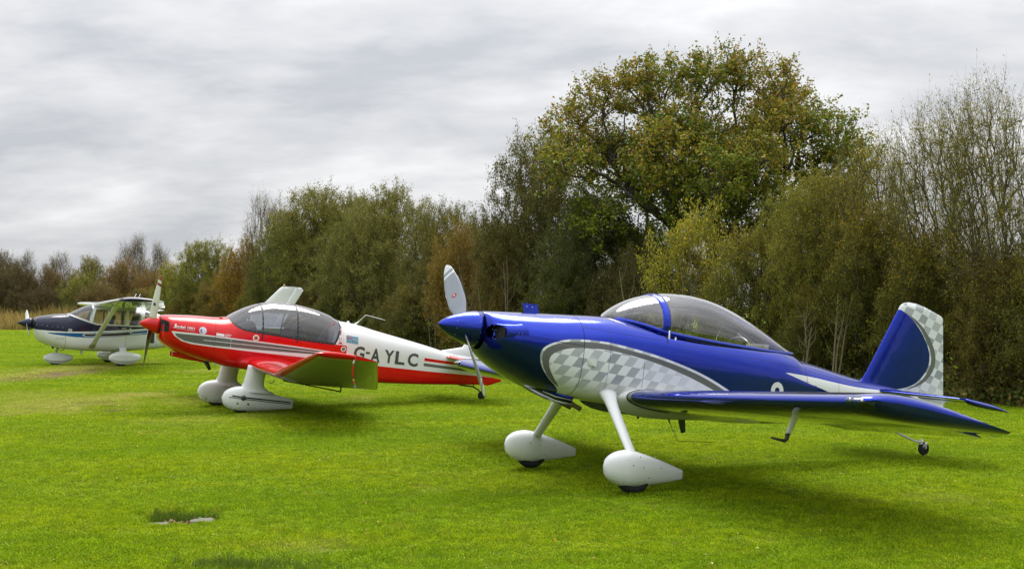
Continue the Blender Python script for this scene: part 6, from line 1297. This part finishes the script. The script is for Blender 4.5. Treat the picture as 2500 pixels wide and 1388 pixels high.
for sd in (-1,1):
    w_=CE.part('wing',wing_mesh('wing',cst,[M_cw],0,.74,sd,24)); CE.part('wing_tip',wing_mesh('wing_tip',ctp,[M_cw],0,1,sd,20),w_)
    CE.part('flap',wing_mesh('flap',[lerp_st(cst,.6),lerp_st(cst,1.6),lerp_st(cst,2.68)],[M_cw],.74,1,sd,8,gap=.005,drop=.2),w_); CE.part('aileron',wing_mesh('aileron',[lerp_st(cst,2.72),lerp_st(cst,4.2),lerp_st(cst,5.31)],[M_cw],.74,1,sd,8,gap=.005,drop=.03),w_)
    b=MB(); tapered_leg(b,(1.98,sd*.56,-.62),(2.36,sd*2.62,.575),.155,.135,.05,.045,10,14,.03); CE.part('wing_strut',b.mesh('wing_strut',M_white),w_)
for x_ in (3.08,3.20):
    b=MB(); b.tube([(x_,-.3,.62),(x_+.04,-.3,.80),(x_+.12,-.3,.98)],.008,6); CE.part('whip_aerial',b.mesh('whip_aerial',M_pw))
b=MB(); tapered_leg(b,(6.1,0,.1),(6.2,0,.1),.1,.1,.02,.02,3)
cfx=lambda z: float(np.interp(z,[.1,.22,.35,1.40,1.44],[5.3,6.0,6.55,7.57,7.65])); crx=lambda z:7.30+(z-.1)*.62 if z<1.4 else 8.1
CE.part('fin',fin_mesh('fin',[(z,cfx(z),7.30+(z-.1)*.55,.11 if z<1.4 else .05) for z in np.r_[.1,.18,.22,.28,np.linspace(.35,1.38,8),1.42,1.44]],[M_white]))
CE.part('rudder',fin_mesh('rudder',[(z,7.31+(z-.1)*.55,float(np.interp(z,[.0,.1,.9,1.34,1.40,1.43],[7.55,7.62,8.04,8.30,8.26,8.15])),.07) for z in np.r_[.0,.1,.3,.6,.9,1.1,1.34,1.38,1.41,1.43]],[M_white]))
b=MB(); b.lathe([(1.42,.03),(1.47,.03),(1.49,.026),(1.50,.012)],'z',14,(7.68,0,0)); CE.part('beacon',b.mesh('beacon',M_amber))
for sd in (-1,1): CE.part('tailplane',wing_mesh('tailplane',[(.06,7.0,.12,1.05,0,.08),(1.0,7.08,.12,.95,0,.08),(1.75,7.2,.12,.75,0,.07)],[M_white],0,1,sd,14,attrs=False))
def facet_pant(c,L_,w,h,nm_pl):
    R=[]
    for q,k in ((0,.12),(.04,.45),(.22,.92),(.38,1.0),(.62,.98),(.90,.62),(.975,.42),(1.0,.2)):
        th=np.array([22,62,118,158,202,242,298,338])*math.pi/180; R.append(np.c_[np.full(8,c[0]-L_*.42+L_*q),c[1]+np.cos(th)*w/1.85*k**.8,c[2]+np.sin(th)*h/1.85*k+(.02 if q>.8 else 0)])
    b=MB(); b.grid(np.array(R),closed_v=True,cap0=True,cap1=True); me=b.mesh('wheel_fairing',M_white,True,28); return nm_pl.part('wheel_fairing',me)
wn=CE.ground(1.08,0,.17); pz=wn[2]+.045; facet_pant((wn[0]+.02,0,pz),.80,.25,.32,CE); t_,h_=wheel_meshes(wn,.17,.12); wh=CE.part('nose_wheel',h_.mesh('nose_wheel',M_metal)); CE.part('tyre',t_.mesh('tyre',M_tyre),wh)
b=MB(); b.tube([(1.12,0,-.68),(1.10,0,-.80)],.032,10); b.tube([(1.10,0,-.80),(wn[0]+.01,0,pz+.14)],.022,10); b.tube([(1.13,0,-.70),(1.24,0,-.76),(1.32,0,-.70)],.012,6); b.tube([(1.14,0,-.82),(1.22,0,-.86),(1.13,0,-.90)],.010,6); CE.part('nose_leg',b.mesh('nose_leg',M_metal))
for sd in (-1,1):
    wc=CE.ground(2.72,sd*1.458,.19); facet_pant((wc[0]+.04,wc[1]-sd*0,wc[2]+.055),.88,.27,.37,CE); t_,h_=wheel_meshes(wc,.19,.14); wh=CE.part('wheel',h_.mesh('wheel',M_metal)); CE.part('tyre',t_.mesh('tyre',M_tyre),wh)
    b=MB(); tapered_leg(b,(2.86,sd*.48,-.60),(wc[0]+.05,sd*1.30,wc[2]+.12),.20,.15,.045,.035,10,14,.03,bow=(0,0,-.05)); CE.part('landing_leg',b.mesh('landing_leg',M_white))
b=MB(); tapered_leg(b,(1.75,-.2,-.72),(1.76,-.2,-.84),.09,.06,.015,.01,4); CE.part('belly_aerial',b.mesh('belly_aerial',M_pw))
b=MB(); b.tube([(.95,-.15,-.62),(1.0,-.15,-.70)],[.03,.028],10); CE.part('exhaust_pipe',b.mesh('exhaust_pipe',M_steel),cc)

def wheel_grass():
    r=np.random.RandomState(8); P=[];Sc=[]
    for x,y,rad in CONTACT:
        
        if rad<.1: continue
        n=90 if y<16 else 60; a=r.uniform(0,6.28,n); q=r.uniform(.03,rad*.75+.03,n); px=x+np.cos(a)*q*1.2; py=y+np.sin(a)*q*.8; P.append(np.c_[px,py,ground_z(px,py)]); Sc.append(np.c_[np.full(n,.8),np.full(n,.8),r.uniform(.6,1.15,n)])
    for u,v in ((390,1287),(495,1279),(440,1284)):
        x,y=gxy(u,v); n=9; px=x+r.normal(0,.07,n); py=y-.05+r.normal(0,.025,n); P.append(np.c_[px,py,ground_z(px,py)+.004]); Sc.append(np.c_[np.full(n,.6),np.full(n,.6),r.uniform(.7,1.2,n)])
    scatter('grass_at_wheels',np.concatenate(P),np.concatenate(Sc),[tuft_mesh(40+i,26,.06,(.016,.040),.007) for i in range(3)],'slightly longer grass pressed up around the wheels and slabs','grass')
wheel_grass()
def litter():
    "fallen leaves and daisies dotted over the turf"
    r=np.random.RandomState(12); n=1500; y=np.sqrt(r.uniform(7.2**2,24**2,n)); x=r.uniform(-.44,.44,n)*y; z=ground_z(x,y)+r.uniform(.018,.030,n); a=r.uniform(0,6.28,n); s=r.uniform(.006,.016,n)
    d=np.c_[np.cos(a),np.sin(a),r.uniform(-.4,.4,n)]*s[:,None]; e=np.c_[-np.sin(a),np.cos(a),r.uniform(-.3,.3,n)]*s[:,None]*.6; P=np.c_[x,y,z]
    LV=np.stack([P-d,P+e,P+d,P-e],1).reshape(-1,3); me=mesh_from('fallen_leaves',LV,np.arange(n*4).reshape(-1,4),[M_leaf],smooth=False)
    pal=np.array([(.20,.10,.03),(.16,.12,.05),(.28,.26,.22),(.10,.06,.03),(.24,.17,.05)]); col=pal[r.randint(0,5,n)]
    c4=np.ones((n,4,4),np.float32); c4[:,:,:3]=col[:,None]; at=me.color_attributes.new('Col','FLOAT_COLOR','POINT'); at.data.foreach_set('color',c4.ravel())
    add('fallen_leaves',me,label='small brown and pale fallen leaves dotted over the grass',cat='leaves',kind='stuff')
litter()
